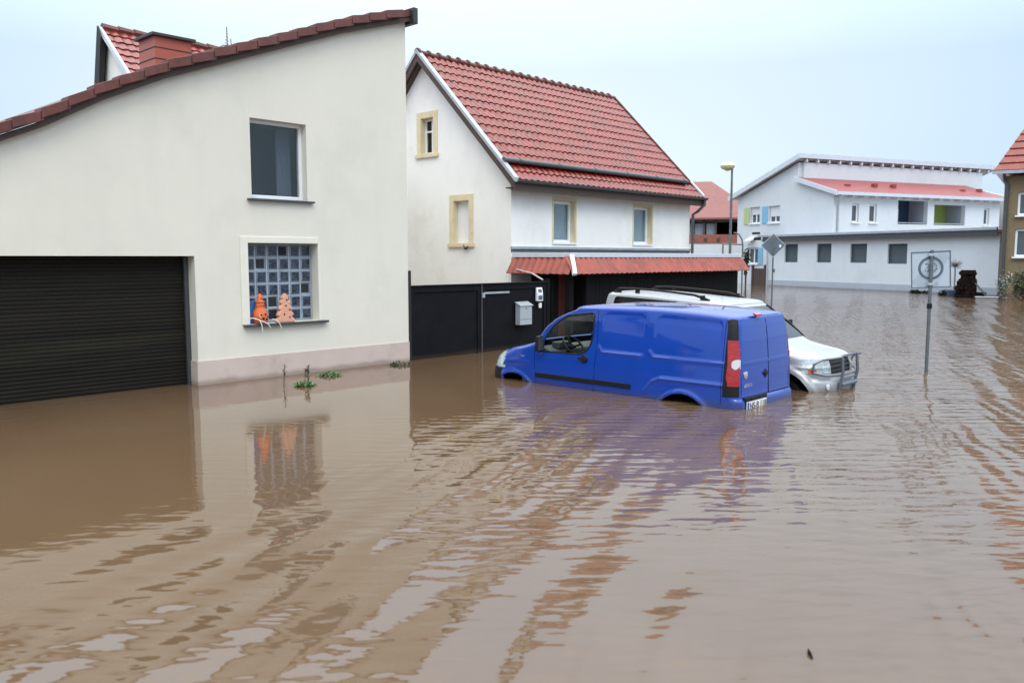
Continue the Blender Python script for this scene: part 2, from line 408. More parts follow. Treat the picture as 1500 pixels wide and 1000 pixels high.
fw = V((math.cos(R(HEAD))*math.cos(R(PITCH)), math.sin(R(HEAD))*math.cos(R(PITCH)), -math.sin(R(PITCH))))
co.location = (0, 0, 1.9); co.rotation_euler = fw.to_track_quat('-Z', 'Y').to_euler()
cam.dof.use_dof = True; cam.dof.focus_distance = 13.5; cam.dof.aperture_fstop = 2.0
S.view_settings.view_transform = 'Standard'; S.view_settings.look = 'None'; S.view_settings.exposure = 0; S.view_settings.gamma = 1
S.cycles.use_denoising = True; S.cycles.max_bounces = 8

# ------------------------------------------------------------------ ground and flood water
def ring_sheet(name, m, z, rad, far_z, far_r):
    mb = MB(); n = 64; rs = [0.01, rad, far_r, 1500]; zs = [z, z, far_z, far_z]
    vs = [(20 + r*math.cos(2*math.pi*j/n), 12 + r*math.sin(2*math.pi*j/n), h) for r, h in zip(rs, zs) for j in range(n)]
    mb.add(vs, [(i*n+j, i*n+(j+1) % n, (i+1)*n+(j+1) % n, (i+1)*n+j) for i in range(3) for j in range(n)] + [tuple(range(n))])
    return structure(mb.build(name, m))
ring_sheet('ground', 'asphalt', -.6, 150, .6, 190)
def water_mat():
    m, nt, out = newmat('muddy_water')
    L = nt.links.new
    tc = N(nt, 'ShaderNodeTexCoord'); sx = N(nt, 'ShaderNodeSeparateXYZ'); L(tc.outputs['Object'], sx.inputs[0])
    def math_(op, a, b=None, c=None):
        n = N(nt, 'ShaderNodeMath', operation=op)
        for i, q in enumerate((a, b, c)):
            if q is None: continue
            if isinstance(q, (int, float)): n.inputs[i].default_value = q
            else: L(q, n.inputs[i])
        return n.outputs[0]
    def mrange(v, a, b, c=0., d=1.):
        n = N(nt, 'ShaderNodeMapRange', i_1=a, i_2=b, i_3=c, i_4=d); n.interpolation_type = 'SMOOTHSTEP'; L(v, n.inputs[0]); return n.outputs[0]
    def noise(scale, rot=0, sc=(1, 1, 1), detail=2.0, dist=0.0, rough=.5):
        mp = N(nt, 'ShaderNodeMapping'); mp.inputs['Rotation'].default_value = (0, 0, R(rot)); mp.inputs['Scale'].default_value = sc
        m2 = N(nt, 'ShaderNodeMapping'); m2.inputs['Scale'].default_value = sc
        mp.inputs['Scale'].default_value = (1, 1, 1); L(tc.outputs['Object'], mp.inputs[0]); L(mp.outputs[0], m2.inputs[0])
        n = N(nt, 'ShaderNodeTexNoise', i_Scale=scale, i_Detail=detail, i_Distortion=dist, i_Roughness=rough); L(m2.outputs[0], n.inputs['Vector']); return n.outputs['Fac']
    def wave(lam, rot, dist=2.0, det=2.0, ds=1.0):
        mp = N(nt, 'ShaderNodeMapping'); mp.inputs['Rotation'].default_value = (0, 0, R(rot)); L(tc.outputs['Object'], mp.inputs[0])
        n = N(nt, 'ShaderNodeTexWave', wave_type='BANDS', bands_direction='X', i_Scale=.314/lam, i_Distortion=dist, i_Detail=det)
        n.inputs['Detail Scale'].default_value = ds; n.inputs['Detail Roughness'].default_value = .5
        L(mp.outputs[0], n.inputs['Vector']); return n.outputs['Fac']
    X, Y = sx.outputs['X'], sx.outputs['Y']
    patch = mrange(noise(.35, detail=1.0), .38, .62)
    calm = mrange(math_('ADD', Y, math_('MULTIPLY_ADD', X, -.30, .9)), 6.4, 4.0)                          # calm in the lee of the garage wall
    open_ = mrange(math_('SUBTRACT', X, math_('MULTIPLY', Y, .7)), 1.0, 7.0)   # choppier on the open road
    # long boat-wake waves crossing the road
    h1 = math_('MULTIPLY', wave(.55, 70, 2.6, 2.0, .8), math_('MULTIPLY', math_('MULTIPLY', calm, mrange(noise(.6, detail=2.0), .3, .7, .35, 1.3)), WAVE1))
    h1b = math_('MULTIPLY', wave(.21, 62, 4.0, 2.0, .9), math_('MULTIPLY', math_('MULTIPLY', calm, patch), WAVE1B))
    # short ripples, long crested across the view
    rp = noise(5.5, 47, (.36, 1.0, 1), 2.5, .15)
    h2 = math_('MULTIPLY', rp, math_('MULTIPLY', math_('ADD', math_('MULTIPLY', calm, .8), .10), WAVE2))
    ch = noise(3.4, 44, (.38, 1.0, 1), 3.0, .3, .55)
    h3 = math_('MULTIPLY', ch, math_('MULTIPLY', open_, WAVE3))
    fine = noise(15, 44, (.3, 1.0, 1), 1.0)
    h4 = math_('MULTIPLY', fine, math_('MULTIPLY', patch, WAVE4))
    road = mrange(math_('ADD', Y, math_('MULTIPLY', X, -.35)), 6.5, 2.5)       # away from the garage wall
    cp = math_('MULTIPLY', mrange(noise(.9, detail=2.0), .35, .65, .35, 1.0), mrange(X, 3.5, 7.5, .45, 1.0))
    h5 = math_('MULTIPLY', wave(.21, -40, 6.0, 2.0, 1.1), math_('MULTIPLY', math_('MULTIPLY', road, cp), WAVE5))
    h6 = math_('MULTIPLY', wave(.115, -52, 7.0, 2.0, 1.4), math_('MULTIPLY', math_('MULTIPLY', road, cp), WAVE6))
    h4 = math_('ADD', h4, math_('ADD', h5, h6))
    h = math_('ADD', math_('ADD', math_('ADD', h1, h1b), math_('ADD', h2, h3)), h4)
    b = N(nt, 'ShaderNodeBump', i_Strength=1.0, i_Distance=1.0); L(h, b.inputs['Height'])
    silt = noise(.5, 20, (1, .5, 1), 4.0, .6)
    cr = N(nt, 'ShaderNodeValToRGB')
    cr.color_ramp.elements[0].position = .3; cr.color_ramp.elements[1].position = .75
    cr.color_ramp.elements[0].color = (.104, .064, .035, 1); cr.color_ramp.elements[1].color = (.128, .084, .049, 1)
    L(silt, cr.inputs['Fac'])
    p = N(nt, 'ShaderNodeBsdfPrincipled', i_Roughness=.035, i_IOR=1.52)
    L(cr.outputs[0], p.inputs['Base Color']); L(b.outputs[0], p.inputs['Normal'])
    L(p.outputs[0], out.inputs['Surface'])
    return m
WAVE1, WAVE1B, WAVE2, WAVE3, WAVE4, WAVE5, WAVE6 = .0200, .0070, .009, .022, .0014, .0042, .0018
M['water'] = water_mat()
mb = MB(); n = 96
mb.add([(20 + 175*math.cos(2*math.pi*j/n), 12 + 175*math.sin(2*math.pi*j/n), 0) for j in range(n)], [tuple(range(n))])
o = mb.build('water', 'water'); o.data.transform(Matrix()); structure(o)

G = -.6   # ground level
# ------------------------------------------------------------------ cream building with the garage
YW = 11.9
cb = thing('garage_building', 'cream rendered building with dark garage door and glass block window, at left', 'building', (9.93, YW, G))
roofline = [(.0, 1.70), (1.2, 2.25), (2.3, 2.85), (3.41, 3.40), (3.89, 3.62), (4.62, 4.04), (5.52, 4.47), (6.97, 5.04), (8.56, 5.66), (9.93, 6.10)]
holes = [(-.6, 5.87, G, 1.92), (6.83, 7.83, 2.80, 4.03), (6.73, 8.00, .86, 2.12)]
mb = MB(); wall_y(mb, -1.2, 9.93, .36, 0, YW, YW + .3, [(a, b, max(c, .36), d) for a, b, c, d in holes], [(-1.2, 1.15)] + roofline)
clean(mb)
mb.hexa([(9.63,12.2,.36),(9.93,12.2,.36),(9.93,18,.36),(9.63,18,.36),(9.63,12.2,6.0),(9.93,12.2,6.095),(9.93,18,6.095),(9.63,18,6.0)])
mb.hexa([(-1.2,17.7,.36),(9.63,17.7,.36),(9.63,18,.36),(-1.2,18,.36),(-1.2,17.7,1.1),(9.63,17.7,5.9),(9.63,18,5.9),(-1.2,18,1.1)])
mb.box(-1.2, -.9, 12.2, 17.7, .36, 1.1)
mb.build('wall', 'cream', cb)
mb = MB(); mb.box(5.85, 9.945, YW - .015, YW + .3, G, .36); mb.box(-1.2, -.6, YW - .015, YW + .3, G, .36)
mb.box(9.63, 9.944, 12.2, 18, G, .36); islands(clean(mb), 'plinth', 'plinth', cb)
# roller shutter: ribbed slats
mb = MB(); z = G; k = 0
while z < 2.1:
    hgt = .055
    for a, b, ya, yb in ((0, .25, .0, .006), (.25, .75, .006, .006), (.75, 1.0, .006, .0)):
        mb.add([(-.75, YW+.26-ya, z+hgt*a), (5.95, YW+.26-ya, z+hgt*a), (5.95, YW+.26-yb, z+hgt*b), (-.75, YW+.26-yb, z+hgt*b)], [(0, 1, 2, 3)])
    z += hgt
o = mb.build('garage_door', 'shutter', cb)
box('guide_rail', 'darkmetal', o, 5.80, 5.865, YW+.2, YW+.245, G, 1.92)
# upper window
def window(parent, x0, x1, z0, z1, y, fw=.06, glassm='glass', mull=None, back='room', depth=.25, axis='y', frame='plastic', backd=.12, name='window'):
    """window set at y in an opening; axis 'x' swaps x and y"""
    T = (lambda b: b.xf(SWAP)) if axis == 'x' else (lambda b: b)
    mb = MB()
    mb.box(x0, x1, y, y+.06, z0, z0+fw); mb.box(x0, x1, y, y+.06, z1-fw, z1)
    mb.box(x0, x0+fw, y, y+.06, z0+fw, z1-fw); mb.box(x1-fw, x1, y, y+.06, z0+fw, z1-fw)
    for kind, t in (mull or []):
        if kind == 'v': mb.box(t-fw*.45, t+fw*.45, y+.004, y+.05, z0+fw, z1-fw)
        else: mb.box(x0+fw, x1-fw, y+.002, y+.052, t-fw*.45, t+fw*.45)
    f = T(mb).build(name, frame, parent, bevel=.006)
    T(MB().box(x0+fw*.8, x1-fw*.8, y+.03, y+.038, z0+fw*.8, z1-fw*.8)).build('pane', glassm, f)
    if back: T(MB().box(x0+.005, x1-.005, y+backd, y+backd+.03, z0+.005, z1-.005)).build('curtain' if back in ('curtain', 'blind', 'curtainpale') else 'dark_interior', back, f)
    return f
f = window(cb, 6.83, 7.83, 2.82, 4.03, YW+.13, .055, back='room', backd=.6, glassm='glassclear')
box('reflection_sheet', 'reflgrey', f, 7.52, 7.78, YW+.40, YW+.43, 2.9, 3.98)  # grey sheet behind the glass, standing in for a reflection on the pane
box('sill', 'darkmetal', cb, 6.75, 7.93, YW-.07, YW+.13, 2.775, 2.805, bevel=.004)
# glass block window
mb = MB(); mb.box(6.60, 6.73, YW-.018, YW+.02, .86, 2.22); mb.box(6.73, 8.01, YW-.018, YW+.02, 2.125, 2.22)
mb.box(8.003, 8.05, YW-.012, YW+.02, .86, 2.12)
mb.build('window_surround', 'creamtrim', cb, bevel=.004)
fr = MB()
clear = {(3, 5), (1, 4), (5, 2), (2, 1), (2, 0), (0, 0)}
gx0, gz0, pw, ph = 6.75, .875, .2045, .205
yb = YW + .17
fr.box(6.73, 8.0, yb+.06, yb+.12, .862, 2.118, 0)
for i in range(6):
    for j in range(6):
        x0, z0 = gx0 + i*pw, gz0 + j*ph; x1, z1 = x0+pw, z0+ph; e = .008; r = .031
        a = [(x0+e, yb+.02, z0+e), (x1-e, yb+.02, z0+e), (x1-e, yb+.02, z1-e), (x0+e, yb+.02, z1-e)]
        q = .012 if (i, j) not in clear else .05
        b_ = [(x0+r, yb+q-.012, z0+r), (x1-r, yb+q-.012, z0+r), (x1-r, yb+q-.012, z1-r), (x0+r, yb+q-.012, z1-r)]
        fr.add(a + b_, [(0, 1, 5, 4), (1, 2, 6, 5), (2, 3, 7, 6), (3, 0, 4, 7)], 1)
        fr.add(b_, [(0, 1, 2, 3)], 3 if (i, j) in clear else 2)
for i in range(7): fr.box(gx0+i*pw-e, gx0+i*pw+e, yb+.014, yb+.055, .87, 2.11, 0)
for j in range(7): fr.box(6.742, 7.985, yb+.016, yb+.054, gz0+j*ph-e, gz0+j*ph+e, 0)
fr.build('glass_block_window', ['grout', 'blockrim', 'block', 'room'], cb)
box('sill', 'darkmetal', cb, 6.62, 8.14, YW-.09, YW+.17, .825, .858, bevel=.004)
# roof of the garage building
RL = [(-1.25, 1.27)] + [(x, z + .07) for x, z in roofline[:-1]] + [(10.0, 6.20)]
rf = MB()
for (xa, za), (xb, zb) in zip(RL, RL[1:]):
    rf.hexa([(xa,YW-.12,za-.05),(xb,YW-.12,zb-.05),(xb,18.2,zb-.05),(xa,18.2,za-.05),(xa,YW-.12,za+.06),(xb,YW-.12,zb+.06),(xb,18.2,zb+.06),(xa,18.2,za+.06)])
roof = clean(rf).build('roof', 'verge', cb)
# verge tiles along the slope, overlapping like scales
def along(L_, d):
    for (xa, za), (xb, zb) in zip(L_, L_[1:]):
        s = math.hypot(xb-xa, zb-za)
        if d <= s: return xa+(xb-xa)*d/s, za+(zb-za)*d/s
        d -= s
    return None
tl = MB(); jt = MB(); d = 0.0; step = .375; k = 0
while along(RL, d + step):
    a, b = along(RL, d), along(RL, d + step + .03)
    if b is None: b = RL[-1]
    t0, t1 = .035, .0
    jz = random.uniform(-.006, .006)
    hgt = .125
    y0, y1 = YW-.20, YW+.06
    A = [(a[0],y0-.014,a[1]-hgt+.07+t0+jz),(b[0],y0,b[1]-hgt+.07+t1+jz),(b[0],y1,b[1]-hgt+.07+t1),(a[0],y1,a[1]-hgt+.07+t0),
         (a[0],y0-.014,a[1]+.075+t0+jz),(b[0],y0,b[1]+.075+t1+jz),(b[0],y1,b[1]+.075+t1),(a[0],y1,a[1]+.075+t0)]
    tl.hexa(A)
    tl.hexa([(a[0]-.012,y0-.004,a[1]-hgt+.07),(a[0],y0-.004,a[1]-hgt+.07),(a[0],y1,a[1]-hgt+.07),(a[0]-.012,y1,a[1]-hgt+.07),
         (a[0]-.012,y0-.004,a[1]+.055),(a[0],y0-.004,a[1]+.055),(a[0],y1,a[1]+.055),(a[0]-.012,y1,a[1]+.055)], 1)
    d += step
vt = tl.build('verge_tiles', ['verge', 'vergedark'], roof, bevel=.008)
mb = MB()
mb.prism([(x, z-.135) for x, z in RL] + [(x, z-.055) for x, z in RL[::-1]], 'y', YW-.10, YW-.006)
mb.build('barge_board', 'wood', roof)
mb = MB(); mb.box(9.96, 10.06, YW-.205, 18.2, 6.00, 6.275); mb.build('end_fascia', 'slab', roof, bevel=.01)
# chimney (clad in orange sheets, flat dark cap)
ch = MB(); ch.box(6.36, 6.99, 14.0, 14.6, 4.6, 5.52)
chm = ch.build('chimney', 'clad', roof)
mb = MB()
for z in (4.98, 5.16, 5.34): mb.box(6.352, 6.998, 13.992, 14.608, z, z+.012)
mb.build('cladding_joints', 'vergedark', chm)
mb = MB(); mb.box(6.30, 7.05, 13.94, 14.66, 5.522, 5.57); mb.build('chimney_cap', 'slab', chm, bevel=.006)

# ------------------------------------------------------------------ small red roofed house behind it
hb = thing('house', 'white gabled house with small-tiled red roof, only its top showing above garage roof', 'house', (10.4, 20, G))
yr_, zr = 20.0, 7.0
mb = MB(); mb.prism([(17.2, G), (20.6, G), (20.6, 4.3), (20.0, 6.85), (17.2, 4.5)], 'x', 8.0, 13.0); mb.build('wall', 'white', hb)
mb = MB(); a = V((7.9, 16.9, 4.32)); b_ = V((7.9, 20.0, zr)); vs = (b_-a)
tile_roof(mb, a, (1, 0, 0), vs, 5.3, vs.length, .20, .27, .02, .03, 6)
a2_ = V((13.2, 20.75, 4.0)); vs2 = V((13.2, 20, zr)) - a2_
tile_roof(mb, a2_, (-1, 0, 0), vs2, 5.3, vs2.length, .20, .27, .02, .03, 6)
rf2 = mb.build('roof', 'roofred', hb, smooth=50)
mb = MB()
mb.hexa([(7.84,16.9,4.22),(7.9,16.9,4.22),(7.9,20.0,6.90),(7.84,20.0,6.90),(7.84,16.9,4.36),(7.9,16.9,4.36),(7.9,20,7.04),(7.84,20,7.04)])
mb.build('verge_flashing', 'lightmetal', rf2)
mb = MB()
mb.hexa([(7.80,19.85,6.78),(7.92,19.85,6.78),(7.92,20.45,4.0),(7.80,20.45,4.0),(7.80,20.02,7.05),(7.92,20.02,7.05),(7.92,20.78,4.0),(7.80,20.78,4.0)])
mb.build('verge_board', 'vergedark', rf2)
mb = MB()
for i in range(15): mb.tube([(7.9+i*.355, 20, zr+.03), (8.28+i*.355, 20, zr+.015)], [.10, .085], 8)
mb.build('ridge_tiles', 'verge', rf2)
mb = MB(); ax = 10.93
mb.tube([(ax, 20, 6.9), (ax, 20, 7.62)], .012, 6); mb.tube([(ax+.12, 20, 6.9), (ax+.10, 20, 7.35)], .01, 6)
for k, (zz, ln) in enumerate(((7.12, .28), (7.2, .26), (7.28, .2), (7.36, .14), (7.44, .08))): mb.tube([(ax-ln*.5, 20-ln*.5, zz), (ax+ln*.5, 20+ln*.5, zz+.02)], .007, 5)
mb.tube([(ax-.15, 20, 7.15), (ax+.2, 20, 7.2)], .012, 5)
mb.tube([(11.4, 20, 6.9), (11.4, 20, 7.22)], .012, 6); mb.tube([(11.3, 20, 7.18), (11.5, 20, 7.22)], .014, 6); mb.tube([(11.33, 19.92, 7.12), (11.45, 20.1, 7.14)], .01, 6)
mb.build('antenna', 'darkmetal', rf2)

# ------------------------------------------------------------------ white house with the big red roof
wh = thing('white_house', 'white gabled cottage with steep glossy red pantile roof and yellow window surrounds', 'house', (18.6, 16.75, G))
XG, YF, YR, YB = 14.6, 13.7, 16.75, 19.8
XE = 22.55
hf = [(16.14, 17.0, 2.27, 3.33), (19.6, 20.5, 2.27, 3.33)]
mb = MB(); wall_y(mb, XG, XE, G, 3.62, YF, YF+.3, hf); clean(mb)
g2 = MB(); wall_y(g2, YF+.3, YB-.3, G, 0, XG, XG+.3, [(16.42, 16.90, 4.55, 5.46), (15.13, 15.67, 2.25, 3.30)], [(YF+.3, 3.95), (YR, 6.98), (YB-.3, 3.95)]); clean(g2); g2.xf(SWAP)
# corner fillet pieces
mb.add(g2.v, g2.f)
mb.prism([(YF, 3.62), (YF+.3, 3.62), (YF+.3, 3.95)], 'x', XG, XG+.3)
mb.box(XG, XE, YB-.3, YB, G, 3.62); mb.prism([(YB, 3.62), (YB-.3, 3.62), (YB-.3, 3.95)], 'x', XG, XG+.3)
mb.prism([(YF+.3, G), (YB-.3, G), (YB-.3, 3.95), (YR, 6.98), (YF+.3, 3.95)], 'x', XE-.3, XE)
wl = mb.build('wall', 'white', wh)
# windows
def surround(parent, x0, x1, z0, z1, y, wdt=.10, sill=True, axis='y', side=True, dpt=.02):
    T = (lambda b: b.xf(SWAP)) if axis == 'x' else (lambda b: b)
    mb = MB(); mb.box(x0-wdt, x0, y-dpt, y+.01, z0, z1+wdt); mb.box(x1, x1+wdt, y-dpt, y+.01, z0, z1+wdt); mb.box(x0, x1, y-dpt, y+.01, z1, z1+wdt)
    # painted reveals
    mb.box(x0-.001, x0+.012, y+.01, y+.16, z0, z1); mb.box(x1-.012, x1+.001, y+.01, y+.16, z0, z1); mb.box(x0+.012, x1-.012, y+.01, y+.16, z1-.012, z1+.001)
    if sill: mb.box(x0-wdt-.04, x1+wdt+.04, y-dpt-.04, y+.16, z0-.09, z0+.004)
    return T(mb).build('window_surround', 'yellow', parent, bevel=.004)
for (a, b, c, d_) in hf:
    surround(wh, a, b, c, d_, YF, .055, sill=False, dpt=.012)
    window(wh, a+.012, b-.012, c, d_-.012, YF+.14, .075, back='curtainpale', backd=.075, glassm='glassclear')
    box('sill', 'plastic', wh, a-.05, b+.05, YF-.03, YF+.14, c-.045, c-.002, bevel=.004)
surround(wh, 16.42, 16.90, 4.55, 5.46, XG, .16, axis='x')
window(wh, 16.432, 16.888, 4.555, 5.448, XG+.13, .05, mull=[('h', 5.13), ('v', 16.62)], back='room', axis='x')
surround(wh, 15.13, 15.67, 2.25, 3.30, XG, .16, axis='x')
MB().box(15.142, 15.658, XG+.12, XG+.18, 2.255, 3.288).xf(SWAP).build('blind_panel', 'plastic', wh)
MB().box(15.2, 15.28, XG-.045, XG-.005, 2.10, 2.2).tube([(15.1, XG-.06, 2.17), (15.2, XG-.09, 2.12), (15.28, XG-.05, 2.2)], .02).xf(SWAP).build('shutter_hook', 'wood', wh)
# roof
XL, XR_ = 14.35, 22.75
rr = MB()
br = V((0, 13.80, 4.13)); ea = V((0, 13.35, 3.68)); ri = V((0, YR, 7.05))
v1 = ri - br; tile_roof(rr, (XL+.08, br.y, br.z), (1, 0, 0), v1, XR_-XL-.1, v1.length, .215, .345, .03, .03, 8)
v2 = br + V((0, .03, -.03)) - ea; tile_roof(rr, (XL+.08, ea.y, ea.z), (1, 0, 0), v2, XR_-XL-.05, v2.length, .215, .345, .03, .03, 8)
back = V((0, 20.15, 3.68)); v3 = ri - back; tile_roof(rr, (XR_, back.y, back.z), (-1, 0, 0), v3, XR_-XL-.1, v3.length, .215, .345, .03, .03, 4)
wr = rr.build('roof', 'roofred', wh, smooth=50)
mb = MB()   # roof deck under the tiles
mb.prism([(13.40, 3.60), (13.80, 4.02), (YR, 6.95), (20.1, 3.60), (20.1, 3.52), (YR, 6.85), (13.85, 3.93), (13.40, 3.52)], 'x', XL+.09, XR_-.03)
mb.build('roof_deck', 'wood', wr)
mb = MB()
for ya, za, yb_, zb in ((13.33, 3.66, 13.80, 4.13), (13.80, 4.13, YR, 7.07), (20.2, 3.62, YR, 7.07)):
    mb.hexa([(XL-.03,ya,za-.02),(XL+.12,ya,za-.02),(XL+.12,yb_,zb-.02),(XL-.03,yb_,zb-.02),(XL-.03,ya,za+.075),(XL+.12,ya,za+.075),(XL+.12,yb_,zb+.075),(XL-.03,yb_,zb+.075)])
islands(mb, 'verge_flashing', 'greytrim', wr)
mb = MB()
for ya, za, yb_, zb in ((13.35, 3.66, 13.80, 4.13), (13.80, 4.13, YR, 7.07), (20.2, 3.62, YR, 7.07)):
    mb.hexa([(XL+.0,ya,za-.22),(XL+.05,ya,za-.22),(XL+.05,yb_,zb-.22),(XL+.0,yb_,zb-.22),(XL+.0,ya,za-.022),(XL+.05,ya,za-.022),(XL+.05,yb_,zb-.022),(XL+.0,yb_,zb-.022)])
    mb.hexa([(XR_-.02,ya,za-.2),(XR_+.03,ya,za-.2),(XR_+.03,yb_,zb-.2),(XR_-.02,yb_,zb-.2),(XR_-.02,ya,za+.07),(XR_+.03,ya,za+.07),(XR_+.03,yb_,zb+.07),(XR_-.02,yb_,zb+.07)])
islands(mb, 'barge_board', 'wood', wr)
mb = MB(); nr = 24; stp = (XR_-XL)/nr
for i in range(nr):
    x = XL+i*stp; z = 7.09+random.uniform(-.006, .006)
    mb.tube([(x, YR, z-.01), (x+.05, YR, z-.012), (x+.06, YR, z-.03), (x+stp+.02, YR, z-.035)], [.105, .105, .085, .08], 10)
mb.build('ridge_tiles', 'verge', wr, smooth=40)
mb = MB(); mb.tube([(XL+.02, 13.73, 4.17), (XR_-.35, 13.73, 4.17)], .062, 10)
for i in range(6):
    x = XL+.6+i*1.45; mb.tube([(x-.04, 13.73, 4.17), (x+.04, 13.73, 4.17)], .075, 10); mb.box(x-.02, x+.02, 13.7, 13.95, 4.14, 4.19)
mb.build('upper_gutter', 'gutter', wr, smooth=40)
mb = MB(); mb.hexa([(XR_-.03,13.35,3.70),(XR_+.05,13.35,3.70),(XR_+.05,13.8,4.16),(XR_-.03,13.8,4.16),(XR_-.03,13.35,3.78),(XR_+.05,13.35,3.78),(XR_+.05,13.8,4.22),(XR_-.03,13.8,4.22)])
mb.build('verge_strip', 'lightmetal', wr)
mb = MB()
prof = [(.065*math.cos(a), .065*math.sin(a)) for a in [math.pi + math.pi*i/8 for i in range(9)]]
def gut(mb, x0, x1, y, z, mi=0):
    P = [(y+p, z+q) for p, q in prof] + [(y+p*.88, z+q*.88) for p, q in prof[::-1]]
    mb.prism(P, 'x', x0, x1, mi)
gut(mb, XL-.02, XR_+.08, 13.29, 3.68)
mb.tube([(22.72, 13.29, 3.62), (22.72, 13.30, 3.48), (22.66, 13.50, 3.28), (22.62, 13.63, 3.20), (22.62, 13.63, 1.9)], .045, 8)
mb.build('gutter', 'gutter', wr, smooth=40)
box('fascia', 'wood', wr, XL+.06, XR_-.02, 13.36, 13.40, 3.44, 3.66)
box('soffit', 'wood', wr, XL+.08, XR_-.05, 13.40, YF+.02, 3.50, 3.53)
box('string_course', 'zinc', wh, XG-.02, XE+.02, YF-.05, YF+.004, 2.10, 2.16)
box('flashing_line', 'gutter', wh, XG-.01, XE+.01, YF-.03, YF-.002, 2.04, 2.098)

# ------------------------------------------------------------------ carport lean-to with tiled fascia
cp = thing('carport', 'black boarded carport with sloping red tile fascia under a light metal edge', 'carport', (18.5, 12.7, G))
CX0, CX1, CY0 = 14.6, 22.35, 11.9
mb = MB(); mb.box(CX0+.05, CX1-.02, CY0+.05, YF-.055, 1.86, 1.93)
mb.build('flat_roof', 'slab', cp)
mb = MB()
mb.box(CX0-.03, CX1+.03, CY0-.04, CY0+.06, 1.90, 2.0); mb.box(CX0-.03, CX0+.06, CY0+.06, YF-.06, 1.90, 2.0)
mb.hexa([(14.36,11.64,1.50),(14.46,11.60,1.50),(14.66,11.86,1.93),(14.56,11.9,1.93),(14.36,11.60,1.55),(14.44,11.56,1.55),(14.64,11.82,1.97),(14.54,11.86,1.97)])
mb.build('metal_edge', 'lightmetal', cp, bevel=.006)
mb = MB(); a = V((CX0-.2, CY0-.26, 1.52)); up = V((0, .26, .38))
tile_roof(mb, a, (1, 0, 0), up, CX1-CX0+.32, up.length, .19, .47, .028, .02, 8)
tile_roof(mb, (CX0-.22, YF-.06, 1.52), (0, -1, 0), V((.24, 0, .38)), YF-CY0+.1, .45, .19, .45, .028, .02, 8)
mb.build('tile_fascia', 'roofred2', cp, smooth=50)
box('hip_strip', 'zinc', cp, CX1+.02, CX1+.12, CY0-.05, CY0+.2, 1.60, 1.92)
# boarded front
mb = MB(); x = 15.3; k = 0
while x < CX1-.05:
    w_ = random.uniform(.13, .15); mb.box(x, x+w_-.008, CY0+.02-random.uniform(0, .006), CY0+.06, G, 1.56); x += w_
mb.box(15.3, CX1-.02, CY0+.06, CY0+.08, G, 1.56)
mb.box(CX1-.04, CX1, CY0+.08, YF-.06, G, 1.86)
mb.box(15.26, 15.30, CY0+.0, YF-.06, G, 1.86)
mb.build('boarding', 'black', cp)
mb = MB(); mb.box(14.62, 14.76, CY0+.02, CY0+.16, G, 1.88); mb.box(15.18, 15.28, CY0-.01, CY0+.1, G, 1.6); mb.box(CX0, CX1, CY0-.0, CY0+.1, 1.56, 1.66)
mb.build('post', 'black', cp, bevel=.005)
box('entrance_door', 'reddoor', cp, 14.80, 15.24, 12.5, 12.55, G, 1.80, bevel=.004)
box('entrance_panel', 'black', cp, 14.62, 14.80, 12.4, 12.46, G, 1.86)

# ------------------------------------------------------------------ gate, letterbox, intercom
gt = thing('gate', 'black double leaf yard gate standing in the flood between the two houses', 'gate', (11.9, YW, G))
for a, b in ((9.985, 11.80), (11.83, 13.8)):
    mb = MB(); mb.box(a, b, YW+.02, YW+.06, G, 1.36)
    mb.box(a, b, YW-.005, YW+.02, 1.25, 1.36); mb.box(a, a+.09, YW-.005, YW+.02, G, 1.25); mb.box(b-.09, b, YW-.005, YW+.02, G, 1.25)
    mb.box(a-.002, b+.002, YW-.03, YW+.08, 1.36, 1.385)
    mb.build('leaf_panel', 'gate', gt, bevel=.003)
box('gate_post', 'darkmetal', gt, 11.80, 11.83, YW-.02, YW+.06, G, 1.36)
box('gate_post', 'black', gt, 13.8, 13.9, YW-.02, YW+.08, G, 1.43)
box('gate_post', 'vergedark', gt, 9.935, 9.985, YW-.02, YW+.06, G, 1.66, bevel=.005)
box('slide_bolt', 'zinc', gt, 11.90, 12.62, YW-.012, YW-.002, 1.17, 1.21)
MB().box(11.80, 11.87, YW-.05, YW-.02, 1.1, 1.2).build('latch', 'zinc', gt, bevel=.004)
lb = thing('letterbox', 'pale grey metal letterbox with sloping lid on the black gate', 'letterbox', (13.0, YW-.01, .5))
mb = MB(); mb.prism([(YW-.145, .50), (YW-.01, .50), (YW-.01, .96), (YW-.145, .90)], 'x', 12.80, 13.17); mb.build('box_body', 'box', lb, bevel=.006)
mb = MB(); mb.hexa([(12.785,YW-.165,.895),(13.185,YW-.165,.895),(13.185,YW-.008,.965),(12.785,YW-.008,.965),(12.785,YW-.165,.91),(13.185,YW-.165,.91),(13.185,YW-.008,.98),(12.785,YW-.008,.98)])
mb.build('lid', 'box', lb)
box('seam', 'darkmetal', lb, 12.80, 13.17, YW-.148, YW-.1455, .615, .622)
box('lock', 'darkmetal', lb, 12.97, 13.0, YW-.15, YW-.1455, .83, .855)
ic = thing('intercom', 'white door intercom unit with dark speaker grilles beside the letterbox', 'intercom', (13.52, YW-.01, .95))
mb = MB(); mb.prism([(YW-.07, .97), (YW-.012, .97), (YW-.012, 1.26), (YW-.04, 1.26), (YW-.07, 1.13)], 'x', 13.43, 13.61); mb.build('housing', 'plastic', ic, bevel=.006)
mb = MB(); mb.box(13.455, 13.585, YW-.075, YW-.068, 1.0, 1.09); mb.build('grille', 'signgrey', ic)
